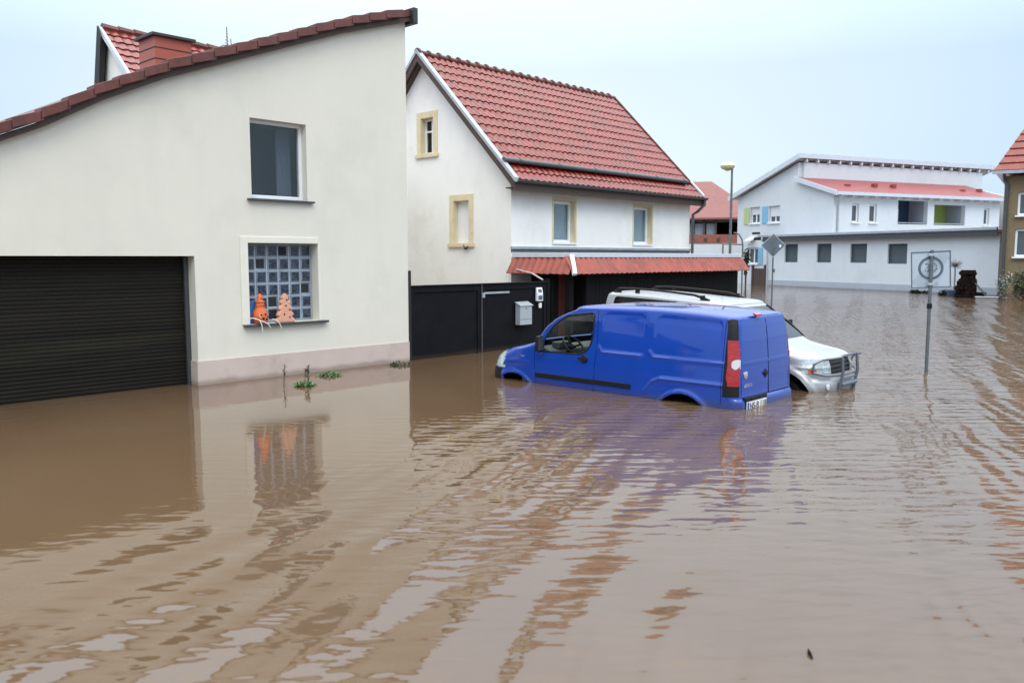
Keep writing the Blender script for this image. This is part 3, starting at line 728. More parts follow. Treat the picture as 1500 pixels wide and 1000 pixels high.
mb = MB(); mb.hexa([(13.465,YW-.068,1.155),(13.575,YW-.068,1.155),(13.575,YW-.05,1.155),(13.465,YW-.05,1.155),(13.465,YW-.053,1.225),(13.575,YW-.053,1.225),(13.575,YW-.04,1.225),(13.465,YW-.04,1.225)]); mb.build('display', 'signgrey', ic)
mb = MB(); mb.box(13.52, 13.60, YW-.045, YW-.008, .82, .93)
o = mb.build('bell_push', 'plastic', None, bevel=.012); tag(recentre(o), 'small white bell push under the intercom on the gate', 'bell push')
o = MB().tube([(14.42, 13.35, 1.62), (14.1, 12.6, 1.55), (13.75, 11.97, 1.42)], .018, 6).build('batten', 'batten'); tag(recentre(o), 'thin pale batten slanting from carport eave down to the black gate', 'batten')

# ------------------------------------------------------------------ figures on the sill
fg = thing('ceramic_figure', 'orange terracotta snowman figure with tall hat on the window sill', 'figurine', (6.93, YW-.0, .858))
prof_ = [(.02, 0), (.085, .01), (.115, .07), (.12, .13), (.105, .19), (.075, .24), (.07, .26)]
MB().lathe([(r, h) for r, h in prof_], (6.93, YW+.03, .858), 20).build('belly', 'terra', fg, smooth=50)
MB().lathe([(.065, .25), (.072, .27), (.07, .32), (.06, .34)], (6.93, YW+.03, .858), 18).build('head', 'terra', fg, smooth=50)
MB().lathe([(.075, .335), (.078, .35), (.05, .365), (.04, .43), (.022, .47), (.005, .475)], (6.93, YW+.03, .858), 18).build('hat', 'terra', fg, smooth=50)
mb = MB()
for dx, dz, r in ((-.045, .15, .012), (.03, .155, .012), (-.01, .09, .015), (.055, .075, .013), (.04, .02, .012), (.08, .11, .012), (-.02, .29, .007), (.02, .29, .007), (.0, .4, .008)):
    yy = YW+.03 - math.sqrt(max(.0004, (.118 if dz < .25 else .068 if dz < .35 else .045)**2 - dx*dx)) - .003
    mb.lathe([(r, -.006), (r, .008)], (6.93+dx, yy, .858+dz), 10, axis='y')
islands(mb, 'hole', 'dark', fg)
MB().lathe([(.035, -.004), (.042, .0), (.035, .006)], (6.885, YW-.075, .99), 14, axis='y').build('painted_patch', 'terrapale', fg)
tr_ = thing('ceramic_tree', 'pale terracotta fir tree figure with jagged edges on the window sill', 'figurine', (7.37, YW, .858))
P = [(-.03, 0), (-.16, .0), (-.175, .03), (-.11, .10), (-.15, .11), (-.145, .14), (-.085, .20), (-.125, .215), (-.12, .24), (-.06, .29), (-.095, .31), (-.09, .335), (-.045, .37), (-.06, .39), (-.02, .45), (0, .47)]
P = P + [(-x, z) for x, z in P[::-1][1:]]
MB().prism([(7.37+x, .86+z) for x, z in P], 'y', YW-.01, YW+.06).build('tree_body', 'terrapale', tr_, bevel=.012)
mb = MB()
for dx, dz in ((.02, .36), (-.0, .27), (.07, .2), (-.03, .13), (.07, .08)): mb.lathe([(.014, 0), (.014, .006)], (7.37+dx, YW-.0145, .86+dz), 10, axis='y')
islands(mb, 'hole', 'dark', tr_)
mb = MB()
for pts in (((6.70, YW+.02, .95), (6.76, YW-.05, .96), (6.83, YW-.12, .93), (6.86, YW-.13, .86), (6.88, YW-.12, .75)),
            ((6.84, YW-.12, .92), (6.90, YW-.14, .90), (6.97, YW-.14, .86), (7.02, YW-.12, .80)),
            ((7.06, YW-.10, .93), (7.12, YW-.12, .92), (7.17, YW-.13, .87), (7.22, YW-.11, .78))):
    mb.tube(pts, .008, 6)
o = mb.build('cable', 'wire', smooth=60); tag(recentre(o), 'loose white cable ends hanging over the sill around the snowman', 'cable')
o = MB().box(6.78, 6.95, YW+.10, YW+.13, .86, 1.22).build('board', 'bluecloth', bevel=.01); tag(recentre(o), 'small blue board leaning on the glass blocks behind the figure', 'board')
bpy.data.objects['board'].data.transform(Matrix.Identity(4))

# ------------------------------------------------------------------ vehicle shell generator
def smooth(a, b, x):
    t = max(0, min(1, (x-a)/(b-a))); return t*t*(3-2*t)
def interp(keys, z):
    if z <= keys[0][0]: return keys[0][1:]
    for a, b in zip(keys, keys[1:]):
        if z <= b[0]:
            t = (z-a[0])/(b[0]-a[0]); return tuple(p+(q-p)*t for p, q in zip(a[1:], b[1:]))
    return keys[-1][1:]
def sd_poly(P):
    def f(x, y):
        d = 1e9; ins = False; n = len(P)
        for i in range(n):
            ax, ay = P[i]; bx, by = P[(i+1) % n]
            ex, ey = bx-ax, by-ay; wx, wy = x-ax, y-ay
            t = max(0, min(1, (wx*ex+wy*ey)/(ex*ex+ey*ey+1e-12)))
            d = min(d, math.hypot(wx-ex*t, wy-ey*t))
            if (ay > y) != (by > y) and x < ax+(y-ay)*(bx-ax)/(by-ay): ins = not ins
        return -d if ins else d
    xs = [p[0] for p in P]; ys = [p[1] for p in P]
    bb = (min(xs)-.05, max(xs)+.05, min(ys)-.05, max(ys)+.05)
    return lambda x, y: f(x, y) if bb[0] < x < bb[1] and bb[2] < y < bb[3] else 1.
def sd_line(P):
    def f(x, y):
        d = 1e9
        for (ax, ay), (bx, by) in zip(P, P[1:]):
            ex, ey = bx-ax, by-ay; wx, wy = x-ax, y-ay
            t = max(0, min(1, (wx*ex+wy*ey)/(ex*ex+ey*ey)))
            d = min(d, math.hypot(wx-ex*t, wy-ey*t))
        return d
    return f
def sd_circ(cx, cy, r): return lambda x, y: math.hypot(x-cx, y-cy)-r
def rounded(P, r, n=5):
    out = []
    m = len(P)
    for i in range(m):
        p0, p, p1 = V(P[i-1]).to_3d(), V(P[i]).to_3d(), V(P[(i+1) % m]).to_3d()
        a = (p0-p); b = (p1-p); rr_ = min(r, a.length*.45, b.length*.45)
        A = p+a.normalized()*rr_; B = p+b.normalized()*rr_
        for k in range(n+1):
            t = k/n; q = A*(1-t)**2+p*2*t*(1-t)+B*t*t; out.append((q.x, q.y))
    return out
class Shell:
    """closed car body as one fine grid: plan contours stacked by height, then a crowned roof"""
    def __init__(s, keys, ztop, roof_r, crown, bulge, dz=.02, ns=210, nx=60, na=10, roofin=(1., .6), rise=.05):
        zs = []; z = keys[0][0]
        while z < ztop: zs.append(z); z += dz
        zs.append(ztop)
        rows = [(z,) + interp(keys, z) + (0.,) for z in zs]
        last = rows[-1]; wT = last[3]
        for k in range(1, 25):
            a = wT*(k/24)**1.6
            rise_ = rise*math.sqrt(max(0, 1-(1-min(1, a/roof_r))**2)) + .03*(1-(1-a/wT)**2)
            rows.append((ztop+rise_, last[1]-a*roofin[0], last[2]+a*roofin[1], wT-a, max(.001, min(last[4], wT-a)), max(.001, min(last[5], wT-a)), 1.))
        s.P = []; s.reg = []
        for (z, yf, yr, w, rf, rrr, top) in rows:
            row = []; rf = min(rf, w*.999+1e-4); rrr = min(rrr, w*.999+1e-4)
            def arc(cx, cy, r, a0, a1): return [(cx+r*math.cos(a0+(a1-a0)*k/na), cy+r*math.sin(a0+(a1-a0)*k/na)) for k in range(na)]
            L_ = [(-w, yf-rf+(yr+rrr-yf+rf)*k/ns) for k in range(ns)]
            aRL = arc(-w+rrr, yr+rrr, rrr, math.pi, 1.5*math.pi)
            RR = [(-w+rrr+(2*w-2*rrr)*k/nx, yr) for k in range(nx)]
            aRR = arc(w-rrr, yr+rrr, rrr, 1.5*math.pi, 2*math.pi)
            Rt = [(w, yr+rrr+(yf-rf-yr-rrr)*k/ns) for k in range(ns)]
            aFR = arc(w-rf, yf-rf, rf, 0, .5*math.pi)
            F_ = [(w-rf-(2*w-2*rf)*k/nx, yf) for k in range(nx)]
            aFL = arc(-w+rf, yf-rf, rf, .5*math.pi, math.pi)
            if not s.reg: s.reg = ['L']*ns+['RL']*na+['B']*nx+['RR']*na+['R']*ns+['FR']*na+['F']*nx+['FL']*na
            for (x, y) in L_+aRL+RR+aRR+Rt+aFR+F_+aFL:
                yy = y + bulge(x, y, z)
                row.append(V((x, yy, z+crown(x, yy, z))))
            s.P.append(row)
        s.nr = len(rows); s.n = len(s.P[0]); s.nbody = len(zs)
    def displace(s, fn):
        out = []
        for k in range(s.nr):
            row = []
            for i in range(s.n):
                a = s.P[k][(i+1) % s.n]-s.P[k][i-1]; b = s.P[min(k+1, s.nr-1)][i]-s.P[max(k-1, 0)][i]
                nn = a.cross(b)
                if nn.length < 1e-9: row.append(s.P[k][i]); continue
                nn.normalize(); row.append(s.P[k][i]+nn*fn(s.P[k][i], s.reg[i]))
            out.append(row)
        s.P = out
    def snap(s, fn, cell=.014):
        """fn(reg)->(list of sdf, axes) ; moves vertices near an outline onto it"""
        for k in range(s.nr):
            for i in range(s.n):
                sh = fn(s.reg[i]); 
                if not sh: continue
                ax, sdl = sh; p = s.P[k][i]
                for sd in sdl:
                    u, v = p[ax], p[2]; d = sd(u, v)
                    if abs(d) < cell:
                        e = 1e-3; gx = (sd(u+e, v)-sd(u-e, v))/(2*e); gz = (sd(u, v+e)-sd(u, v-e))/(2*e)
                        p[ax] = u-d*gx; p.z = v-d*gz
                        break
    def split(s, cls):
        groups = {}
        for k in range(s.nr-1):
            for i in range(s.n):
                j = (i+1) % s.n
                q = [(k, i), (k, j), (k+1, j), (k+1, i)]
                c = (s.P[k][i]+s.P[k][j]+s.P[k+1][j]+s.P[k+1][i])/4
                g = cls(c, s.reg[i])
                if g: groups.setdefault(g, []).append(q)
        return groups
    def mesh(s, quads, off=0, thick=0):
        mb = MB(); idx = {}
        def vid(kk):
            if kk not in idx:
                k, i = kk; p = s.P[k][i]
                if off:
                    a = s.P[k][(i+1) % s.n]-s.P[k][i-1]; b = s.P[min(k+1, s.nr-1)][i]-s.P[max(k-1, 0)][i]
                    nn = a.cross(b); p = p + (nn.normalized()*off if nn.length > 1e-9 else V((0, 0, off)))
                idx[kk] = len(mb.v); mb.v.append(p)
            return idx[kk]
        for q in quads:
            mb.f.append([vid(x) for x in q]); mb.m.append(0)
        if thick:
            edges = {}
            for f in mb.f:
                for a, b in zip(f, f[1:]+f[:1]): edges[(a, b)] = edges.get((a, b), 0)+1
            inv = {v: k for k, v in idx.items()}; base = len(mb.v); m2 = {}
            for vi, (k, i) in list(inv.items()):
                a = s.P[k][(i+1) % s.n]-s.P[k][i-1]; b = s.P[min(k+1, s.nr-1)][i]-s.P[max(k-1, 0)][i]
                nn = a.cross(b); nn = nn.normalized() if nn.length > 1e-9 else V((0, 0, 1))
                m2[vi] = len(mb.v); mb.v.append(mb.v[vi]-nn*thick)
            for (a, b) in [e for e in edges if (e[1], e[0]) not in edges]:
                mb.f.append([a, b, m2[b], m2[a]]); mb.m.append(0)
        return mb
def bvh_of(mbs):
    vs, fs = [], []
    for m in mbs:
        b = len(vs); vs += m.v; fs += [[b+i for i in f] for f in m.f]
    return BVHTree.FromPolygons(vs, fs)
def on_side(bv, y, z, sgn, off=.0):
    h = bv.ray_cast(V((sgn*3, y, z)), V((-sgn, 0, 0)))
    return (h[0]+V((sgn*off, 0, 0))) if h[0] is not None and h[0].x*sgn > .3 else None
def on_back(bv, x, z, off=0., d=-1):
    h = bv.ray_cast(V((x, d*5, z)), V((0, -d, 0)))
    return (h[0]+V((0, d*off, 0))) if h[0] is not None else V((x, d*2.1, z))
def dense(P, st=.05):
    out = []
    for a, b in zip(P, P[1:]):
        n = max(1, int(math.dist(a, b)/st))
        out += [(a[0]+(b[0]-a[0])*k/n, a[1]+(b[1]-a[1])*k/n) for k in range(n)]
    return out+[P[-1]]
def wheel(parent, x, y, z, r, wdt, sg, rimr=.2):
    t = MB(); t.lathe([(rimr, -wdt/2), (r-.03, -wdt/2), (r, -wdt/2+.03), (r, wdt/2-.03), (r-.03, wdt/2), (rimr, wdt/2)], (x, y, z), 36, axis='x')
    tyre = t.build('wheel', 'rubber', parent, smooth=40, local=True)
    rm = MB(); rm.lathe([(.04, sg*(wdt/2+.005)), (rimr-.02, sg*(wdt/2-.03)), (rimr+.004, sg*(wdt/2+.006))], (x, y, z), 24, axis='x')
    rm.build('rim', 'zinc', tyre, smooth=40, local=True)

# ------------------------------------------------------------------ blue van
VO = (10.25, 7.2, G)
van = thing('delivery_van', 'bright blue panel van standing in brown floodwater, seen from rear left', 'van', VO)
KV = [(.25, 2.08, -2.12, .75, .30, .10), (.45, 2.20, -2.19, .78, .36, .12), (.60, 2.22, -2.205, .79, .38, .12), (.70, 2.22, -2.20, .79, .38, .12), (.735, 2.20, -2.165, .79, .38, .12),
      (.85, 2.17, -2.16, .79, .38, .12), (.95, 2.11, -2.16, .787, .38, .12), (1.02, 2.00, -2.158, .783, .38, .12), (1.09, 1.80, -2.156, .778, .32, .12), (1.15, 1.52, -2.153, .773, .26, .12),
      (1.19, 1.34, -2.15, .769, .18, .12), (1.22, 1.24, -2.148, .765, .13, .12), (1.32, 1.15, -2.14, .756, .11, .12), (1.45, 1.03, -2.13, .742, .10, .12), (1.57, .86, -2.117, .728, .10, .12), (1.66, .68, -2.105, .712, .11, .12), (1.72, .50, -2.09, .70, .12, .12)]
def vcrown(x, y, z):
    t = smooth(1.0, 1.72, z)
    return t*(.055*(1-((y+.75)/1.45)**2) if y < .6 else t*.0)*1.0 - (0 if y < .6 else 0) if y > -.75 else t*(.055-.075*((y+.75)/1.4)**2)
def vcrown(x, y, z):
    t = smooth(1.1, 1.72, z)
    yy = max(-2.2, min(.5, y))
    return t*(.05 - (.075*((yy+.75)/1.45)**2 if yy < -.75 else .03*((yy+.75)/1.25)**2))
def vbulge(x, y, z):
    return (.10*(1-(x/.8)**2)*smooth(-.5, 2.0, y) if y > 0 else -.018*(1-(x/.8)**2)*smooth(-1.2, -2.1, y))
vs_ = Shell(KV, 1.72, .11, vcrown, vbulge)
FW, RW, ZW = 1.62, -1.38, .30
WIN = rounded([(1.05, 1.10), (1.01, 1.29), (.85, 1.50), (.60, 1.655), (.11, 1.715), (.10, 1.40), (.17, 1.19), (.34, 1.105)], .06)
DOOR = rounded([(1.17, .55), (1.20, 1.10), (1.13, 1.30), (.90, 1.52), (.62, 1.70), (.05, 1.765), (.02, 1.3), (.05, 1.0), (.08, .55)], .05)
sdW, sdD = sd_poly(WIN), sd_poly(DOOR)
arF, arR = sd_circ(FW, ZW, .425), sd_circ(RW, ZW, .425)
PAN1 = rounded([(-.05, 1.22), (-.05, 1.735), (-.77, 1.73), (-.79, 1.22)], .09)
PAN2 = rounded([(-.90, 1.22), (-.94, 1.73), (-1.93, 1.70), (-1.93, 1.22)], .09)
p1, p2 = sd_poly(PAN1), sd_poly(PAN2)
CR = [sd_line([(.00, 1.24), (-.05, 1.175), (-.72, 1.165)]), sd_line([(-.86, 1.235), (-.91, 1.17), (-1.38, 1.16), (-1.97, 1.165)])]
CR2 = sd_line([(-.80, .70), (-.92, .84), (-1.05, .895), (-1.97, .895)]); CR3 = sd_line([(1.05, 1.06), (.2, 1.055)]); CR4 = sd_line([(1.95, .80), (1.80, .905), (1.55, .925), (1.30, .90)])
rearcrease = sd_line([(-.64, 1.165), (.70, 1.165)])
def vdisp(p, rg):
    d = 0
    if rg in 'LR' and p.z < 1.76:
        y, z = p.y, p.z
        if z > 1.15 and y < .1:
            for q in (p1, p2):
                s_ = q(y, z)
                if s_ < .012: d -= .009*smooth(.006, -.02, s_)*smooth(1.35, 1.68, z)
        for q in CR:
            s_ = q(y, z)
            if s_ < .07: d += .014*math.exp(-(s_/.018)**2)
        for q, h in ((CR2, .018), (CR4, .012)):
            s_ = q(y, z)
            if s_ < .08: d += h*math.exp(-(s_/.022)**2)
        s_ = CR3(y, z)
        if s_ < .06: d += .006*math.exp(-(s_/.02)**2)
        for cx in (FW, RW):
            r = math.hypot(y-cx, z-ZW)
            if z > .5: d += .022*math.exp(-((r-.445)/.03)**2)
        if z < .9: d += .012*smooth(.86, .80, z)*(1 if -1.0 < y < 1.2 else 0)*0
    if rg == 'B':
        if .75 < p.z < 1.7: d += .006*math.exp(-((p.z-1.165)/.012)**2)
    return d
vs_.displace(vdisp)
TAIL = sd_poly([(-2.10, 1.50), (-2.5, 1.50), (-2.5, .87), (-2.06, .87), (-2.02, 1.0), (-2.035, 1.2), (-2.04, 1.38)])
STRIPS = sd_poly([(-2.0, 1.71), (-2.6, 1.73), (-2.6, .75), (-1.975, .75)])
STRIP_L = -2.0
def vsnap(rg):
    if rg in 'LR': return (1, [sdW, arF, arR, STRIPS, TAIL])
    return None
vs_.snap(vsnap)
WSx = sd_poly(rounded([(-.60, 1.25), (.60, 1.25), (.50, 1.66), (-.50, 1.66)], .06))
def vcls(c, rg):
    if rg in 'LR' or rg in ('FL', 'FR'):
        y, z = c.y, c.z
        if rg in 'LR':
            if sdW(y, z) < 0: return 'win'+rg
            if arF(y, z) < 0 or arR(y, z) < 0: return None
            if sdD(y, z) < 0: return 'door'+rg
            if STRIPS(y, z) < 0:
                return ('tail' if TAIL(y, z) < 0 else 'pillar')+rg
        if y > 1.83 and .80 < z < 1.02 and abs(c.x) > .42: return 'head'+('L' if c.x < 0 else 'R')
        if y > 1.9 and .55 < z < .76 and abs(c.x) > .35: return 'grille'
    if rg in ('RL', 'RR'):
        if .75 < c.z < 1.72 and abs(c.x) > interp(KV, c.z)[2]-.075:
            return ('tail' if .88 < c.z < 1.465 else 'pillar')+rg[1]
    if rg == 'B' or rg in ('RL', 'RR'):
        if c.z > .735 and c.z < 1.745 and c.y < -2.05: return 'rd1' if c.x < .04 else 'rd2'
    if rg == 'F' or rg in ('FL', 'FR'):
        if 1.25 < c.z < 1.68 and c.y > .2 and abs(c.x) < .66-.25*(c.z-1.25): return 'ws'
        if rg == 'F' and c.y > 1.9 and (.48 < c.z < .70 or .80 < c.z < .96) and abs(c.x) < .36: return 'grille'
    return 'body'
g = vs_.split(vcls)
allm = [vs_.mesh(q) for q in g.values()]
bv = bvh_of(allm)
body = vs_.mesh(g['body'], thick=.02).build('body', 'blue', van, smooth=38, local=True)
doors = {}
for rg in 'LR':
    d_ = vs_.mesh(g['door'+rg], off=.002, thick=.02).build('door', 'blue', van, smooth=38, local=True); doors[rg] = d_
    vs_.mesh(g['win'+rg], off=-.008).build('window', 'carglass', d_, smooth=38, local=True)
    t = vs_.mesh(g['tail'+rg], off=.010, thick=.012).build('tail_light', 'redlens', van, smooth=38, local=True)
    if 'head'+rg in g: vs_.mesh(g['head'+rg], off=.004, thick=.01).build('headlight', 'headlens', van, smooth=38, local=True)
rd1 = vs_.mesh(g['rd1'], off=.004, thick=.02).build('rear_door', 'blue', van, smooth=38, local=True)
rd2 = vs_.mesh(g['rd2'], off=.004, thick=.02).build('rear_door', 'blue', van, smooth=38, local=True)
rd1['label'] = 'wide left rear door with number plate'; rd2['label'] = 'narrow right rear door'
for rg in 'LR': vs_.mesh(g['pillar'+rg], off=.003, thick=.01).build('corner_pillar', 'pvc', van, smooth=38, local=True)
vs_.mesh(g['grille'], off=.002).build('grille', 'pvc', van, smooth=38, local=True)
vs_.mesh(g['ws'], off=-.004).build('windscreen', 'carglass', van, smooth=38, local=True)
# reversing lamp set into the tail light
for sg in (-1, 1):
    mb = MB(); pts = []; n_ = 9
    for sz in (-1, 1):
        for k in range(n_):
            a = R(205+k*6.5) if sg < 0 else R(335-k*6.5)
            hz = .015+.050*math.sqrt(max(0, 1-((k-5)/5.2)**2))
            pts.append(V((sg*.655+math.cos(a)*.137, -2.03+math.sin(a)*.137, 1.165+sz*hz)))
    mb.add(pts, [(i, i+1, n_+1+i, n_+i) for i in range(n_-1)])
    mb.build('reversing_light', 'whitelens', van, smooth=60, local=True)
# seals, seams, strips
for rg, sg in (('L', -1), ('R', 1)):
    mb = MB(); P_ = WIN+WIN[:1]
    mb.tube([on_side(bv, y, z, sg, 0) for y, z in dense(P_, .04)], .012, 6)
    mb.build('window_seal', 'pvc', doors[rg], smooth=60, local=True)
    mb = MB(); P_ = [p for p in DOOR if p[1] > .5]; mb.tube([on_side(bv, y, z, sg, -.001) for y, z in dense(P_+P_[:1], .04)], .0042, 5)
    for P_ in ([(-.84, 1.75), (-.84, .62)], [(-1.97, 1.79), (-1.95, .64)]):
        if P_[0][0] > -1: continue
        mb.tube([on_side(bv, y, z, sg, -.001) for y, z in dense(P_, .05)], .0035, 5)
    islands(mb, 'panel_gap', 'dark', body, local=True)
    mb = MB(); Q = dense([(1.16, .735), (-.57, .735)], .06)
    vs1 = []
    for y, z in Q:
        p = on_side(bv, y, z, sg, 0)
        vs1 += [V((p.x+sg*.000, y, z-.036)), V((p.x+sg*.014, y, z-.030)), V((p.x+sg*.016, y, z+.028)), V((p.x, y, z+.034))]
    n_ = len(Q); mb.add(vs1, [(4*i+j, 4*i+j+1, 4*i+j+5, 4*i+j+4) for i in range(n_-1) for j in range(3)] + [(0, 1, 2, 3), (4*n_-4, 4*n_-3, 4*n_-2, 4*n_-1)])
    mb.build('rub_strip', 'pvc', van, local=True)
    p = on_side(bv, .24, 1.05, sg, .006)
    mb = MB(); mb.lathe([(.001, sg*-.03), (.058, sg*-.03), (.062, 0), (.05, sg*.012), (.001, sg*.012)], p, 20, axis='x')
    mb.box(p.x-.004+sg*.012, p.x+.004+sg*.026, p.y-.06, p.y+.10, p.z-.018, p.z+.022)
    mb.build('handle', 'pvc', doors[rg], smooth=40, bevel=.004, local=True)
    # wing mirror
    mb = MB(); c = on_side(bv, 1.08, 1.08, sg, 0)
    mb.hexa([(c.x+sg*.02,1.00,1.10),(c.x+sg*.15,.98,1.11),(c.x+sg*.15,1.08,1.11),(c.x+sg*.02,1.12,1.10),(c.x+sg*.03,1.01,1.34),(c.x+sg*.15,1.0,1.33),(c.x+sg*.14,1.06,1.33),(c.x+sg*.03,1.08,1.34)])
    mb.tube([(c.x-sg*.02, 1.05, 1.14), (c.x+sg*.06, 1.05, 1.15)], .03, 6)
    mr = mb.build('wing_mirror', 'pvc', van, bevel=.02, seg=3, local=True)
    mb = MB(); mb.hexa([(c.x+sg*.035,.990,1.125),(c.x+sg*.155,.972,1.13),(c.x+sg*.155,.98,1.13),(c.x+sg*.035,.998,1.125),(c.x+sg*.042,.999,1.315),(c.x+sg*.138,.991,1.31),(c.x+sg*.138,1.0,1.31),(c.x+sg*.042,1.006,1.315)])
    mb.build('mirror_glass', 'darkmetal', mr, local=True)
    # badge
    mb = MB(); p = on_side(bv, 1.44, .99, sg, .002); mb.box(p.x-.004, p.x+.004, 1.40, 1.435, .985, 1.01); mb.box(p.x-.004, p.x+.004, 1.445, 1.48, .98, 1.005); mb.build('fender_badge', 'chrome', van, bevel=.002, local=True)
# wheels, arches
for yy in (FW, RW):
    for sg in (-1, 1):
        wheel(van, sg*.66, yy, .30, .30, .19, sg)
        mb = MB(); n_ = 16
        vs1 = [(sg*xx, yy+.425*math.cos(math.pi*k/n_), ZW+.425*math.sin(math.pi*k/n_)) for xx in (.45, .785) for k in range(n_+1)]
        mb.add(vs1, [(k, k+1, n_+2+k, n_+1+k) for k in range(n_)]); mb.add([(sg*.45, yy+.425*math.cos(math.pi*k/n_), ZW+.425*math.sin(math.pi*k/n_)) for k in range(n_+1)], [tuple(range(n_+1))])
        mb.build('arch_liner', 'dark', van, local=True)
# rear furniture
mb = MB()
mb.tube([on_back(bv, .04, z, .003) for z in (.74, .9, 1.0, 1.1, 1.25, 1.4, 1.55, 1.68, 1.74)], .006, 5)
mb.tube([on_back(bv, x, .738, .002) for x in (-.66, -.4, -.1, .2, .45, .66)], .007, 5)
mb.tube([on_back(bv, x, 1.742, .0) for x in (-.62, -.4, -.1, .2, .45, .6)], .006, 5)
for x in (-.665, .655): mb.tube([on_back(bv, x, z, .002) for z in (.75, 1.0, 1.3, 1.6, 1.73)], .004, 5)
islands(mb, 'panel_gap', 'dark', body, local=True)
p = on_back(bv, -.05, 1.0, .008)
mb = MB(); mb.prism([(p.x-.075, p.z), (p.x, p.z+.06), (p.x+.075, p.z), (p.x, p.z-.06)], 'y', p.y-.006, p.y+.02); mb.box(p.x-.05, p.x+.02, p.y-.026, p.y-.006, p.z-.012, p.z+.022)
mb.build('handle', 'pvc', rd1, bevel=.006, local=True)
mb = MB(); mb.box(-.64, -.07, -2.228, -2.14, .692, .742); mb.box(-.50, -.44, -2.24, -2.2, .70, .73); mb.box(-.28, -.22, -2.24, -2.2, .70, .73); mb.build('plate_recess', 'pvc', rd1, bevel=.006, local=True)
pl = MB(); pl.box(-.62, -.10, -2.235, -2.222, .565, .688)
plo = pl.build('number_plate', 'plate', van, bevel=.003, local=True)
mb = MB(); mb.box(-.617, -.575, -2.2375, -2.2352, .568, .685); mb.build('blue_band', 'bluemark', plo, local=True)
mt = Matrix.Translation((-.335, -2.2372, .628)) @ Matrix.Rotation(R(90), 4, 'X')
mb = MB(); text('NS-B 118', .115, mt, mb); mb.build('plate_lettering', 'ink', plo, local=True)
p = on_back(bv, -.565, 1.02, .004)
mb = MB(); mb.lathe([(.001, 0), (.05, 0), (.05, -.008), (.035, -.014), (.001, -.014)], p, 24, axis='y'); mb.build('emblem', 'chrome', rd1, smooth=30, local=True)
p = on_back(bv, -.50, .885, .004)
mb = MB(); text('DOBLO', .062, Matrix.Translation(p+V((0, -.001, 0))) @ Matrix.Rotation(R(90), 4, 'X'), mb, depth=.003); mb.build('name_lettering', 'chrome', rd1, local=True)
mb = MB(); mb.prism([(-2.10, 1.765), (-2.155, 1.745), (-2.155, 1.775), (-2.09, 1.80)], 'x', -.28, -.12)
mb.build('brake_light', 'redlens', van, bevel=.01, local=True)
mb = MB()
for sg in (-1, 1): mb.tube([(sg*.56, y, 1.762+vcrown(0, y, 1.72)) for y in (-2.0, -1.5, -1, -.5, 0, .2)], .006, 5)
mb.build('roof_channel', 'blue', body, local=True)
# cabin
mb = MB(); mb.box(-.70, .70, -.02, .02, .3, 1.05); mb.box(-.68, .68, -.02, .0, 1.05, 1.25); mb.build('bulkhead', 'liner', van, local=True)
mb = MB(); mb.prism([(.85, .5), (1.55, .5), (1.5, 1.10), (1.15, 1.16), (.95, 1.10)], 'x', -.70, .70); mb.box(-.5, -.2, .95, 1.1, 1.12, 1.22); mb.build('dashboard', 'dash', van, bevel=.02, local=True)
for x in (-.34, .34):
    mb = MB(); mb.box(x-.24, x+.24, .15, .62, .72, .86); mb.hexa([(x-.23,.10,.82),(x+.23,.10,.82),(x+.23,.26,.82),(x-.23,.26,.82),(x-.21,.02,1.32),(x+.21,.02,1.32),(x+.21,.12,1.32),(x-.21,.12,1.32)]); mb.box(x-.12, x+.12, .02, .11, 1.36, 1.52)
    mb.build('seat', 'seat', van, bevel=.04, seg=3, local=True)
mb = MB(); c = V((-.34, .80, 1.17)); ax_ = V((0, .5, -.5)).normalized(); u_ = V((1, 0, 0)); v_ = ax_.cross(u_)
mb.tube([c+(u_*math.cos(a)+v_*math.sin(a))*.185 for a in [2*math.pi*k/28 for k in range(29)]], .016, 6)
for a in (R(0), R(180), R(270)): mb.tube([c+ax_*.03, c+(u_*math.cos(a)+v_*math.sin(a))*.18], .018, 5)
mb.lathe([(.001, -.02), (.06, -.02), (.06, .02), (.001, .02)], c+ax_*.03, 12); mb.tube([c, c+ax_*.25], .03, 6)
mb.build('steering_wheel', 'pvc', van, smooth=50, local=True)
for sg in (-1, 1):
    mb = MB(); mb.box(min(sg*.70, sg*.73), max(sg*.70, sg*.73), .06, 1.12, .45, 1.06); mb.build('door_trim', 'liner', doors['L' if sg < 0 else 'R'], local=True, bevel=.01)
mb = MB(); mb.box(-.60, .60, .05, .55, 1.70, 1.715); mb.build('headliner', 'liner', van, local=True)
mb = MB(); mb.box(-.74, .74, -2.1, 1.3, .32, .36); mb.build('floor_pan', 'dark', van, local=True)
mb = MB(); mb.tube([(0, .62, 1.60), (0, .5, 1.66)], .01, 5); mb.box(-.12, .12, .58, .62, 1.54, 1.60); mb.build('inner_mirror', 'pvc', van, bevel=.01, local=True)

# ------------------------------------------------------------------ silver off-road car behind the van (nose towards the road)
suv = thing('offroad_car', 'silver off-road car with roof rails and grey bull bar, half hidden behind the blue van', 'car', (12.22, 6.8, G), math.pi)
KS = [(.25, 1.80, -1.90, .68, .34, .14), (.45, 1.93, -2.0, .72, .36, .16), (.60, 1.96, -2.02, .73, .36, .16), (.72, 1.95, -2.02, .73, .36, .16), (.78, 1.90, -2.0, .73, .36, .16),
      (.95, 1.88, -1.99, .73, .36, .16), (1.05, 1.84, -1.985, .725, .36, .16), (1.10, 1.74, -1.98, .72, .34, .16), (1.16, 1.42, -1.975, .715, .32, .16),
      (1.20, 1.24, -1.97, .71, .24, .16), (1.24, 1.14, -1.965, .705, .18, .16), (1.50, .84, -1.93, .68, .13, .15), (1.74, .54, -1.88, .645, .13, .14), (1.78, .46, -1.86, .64, .14, .14)]
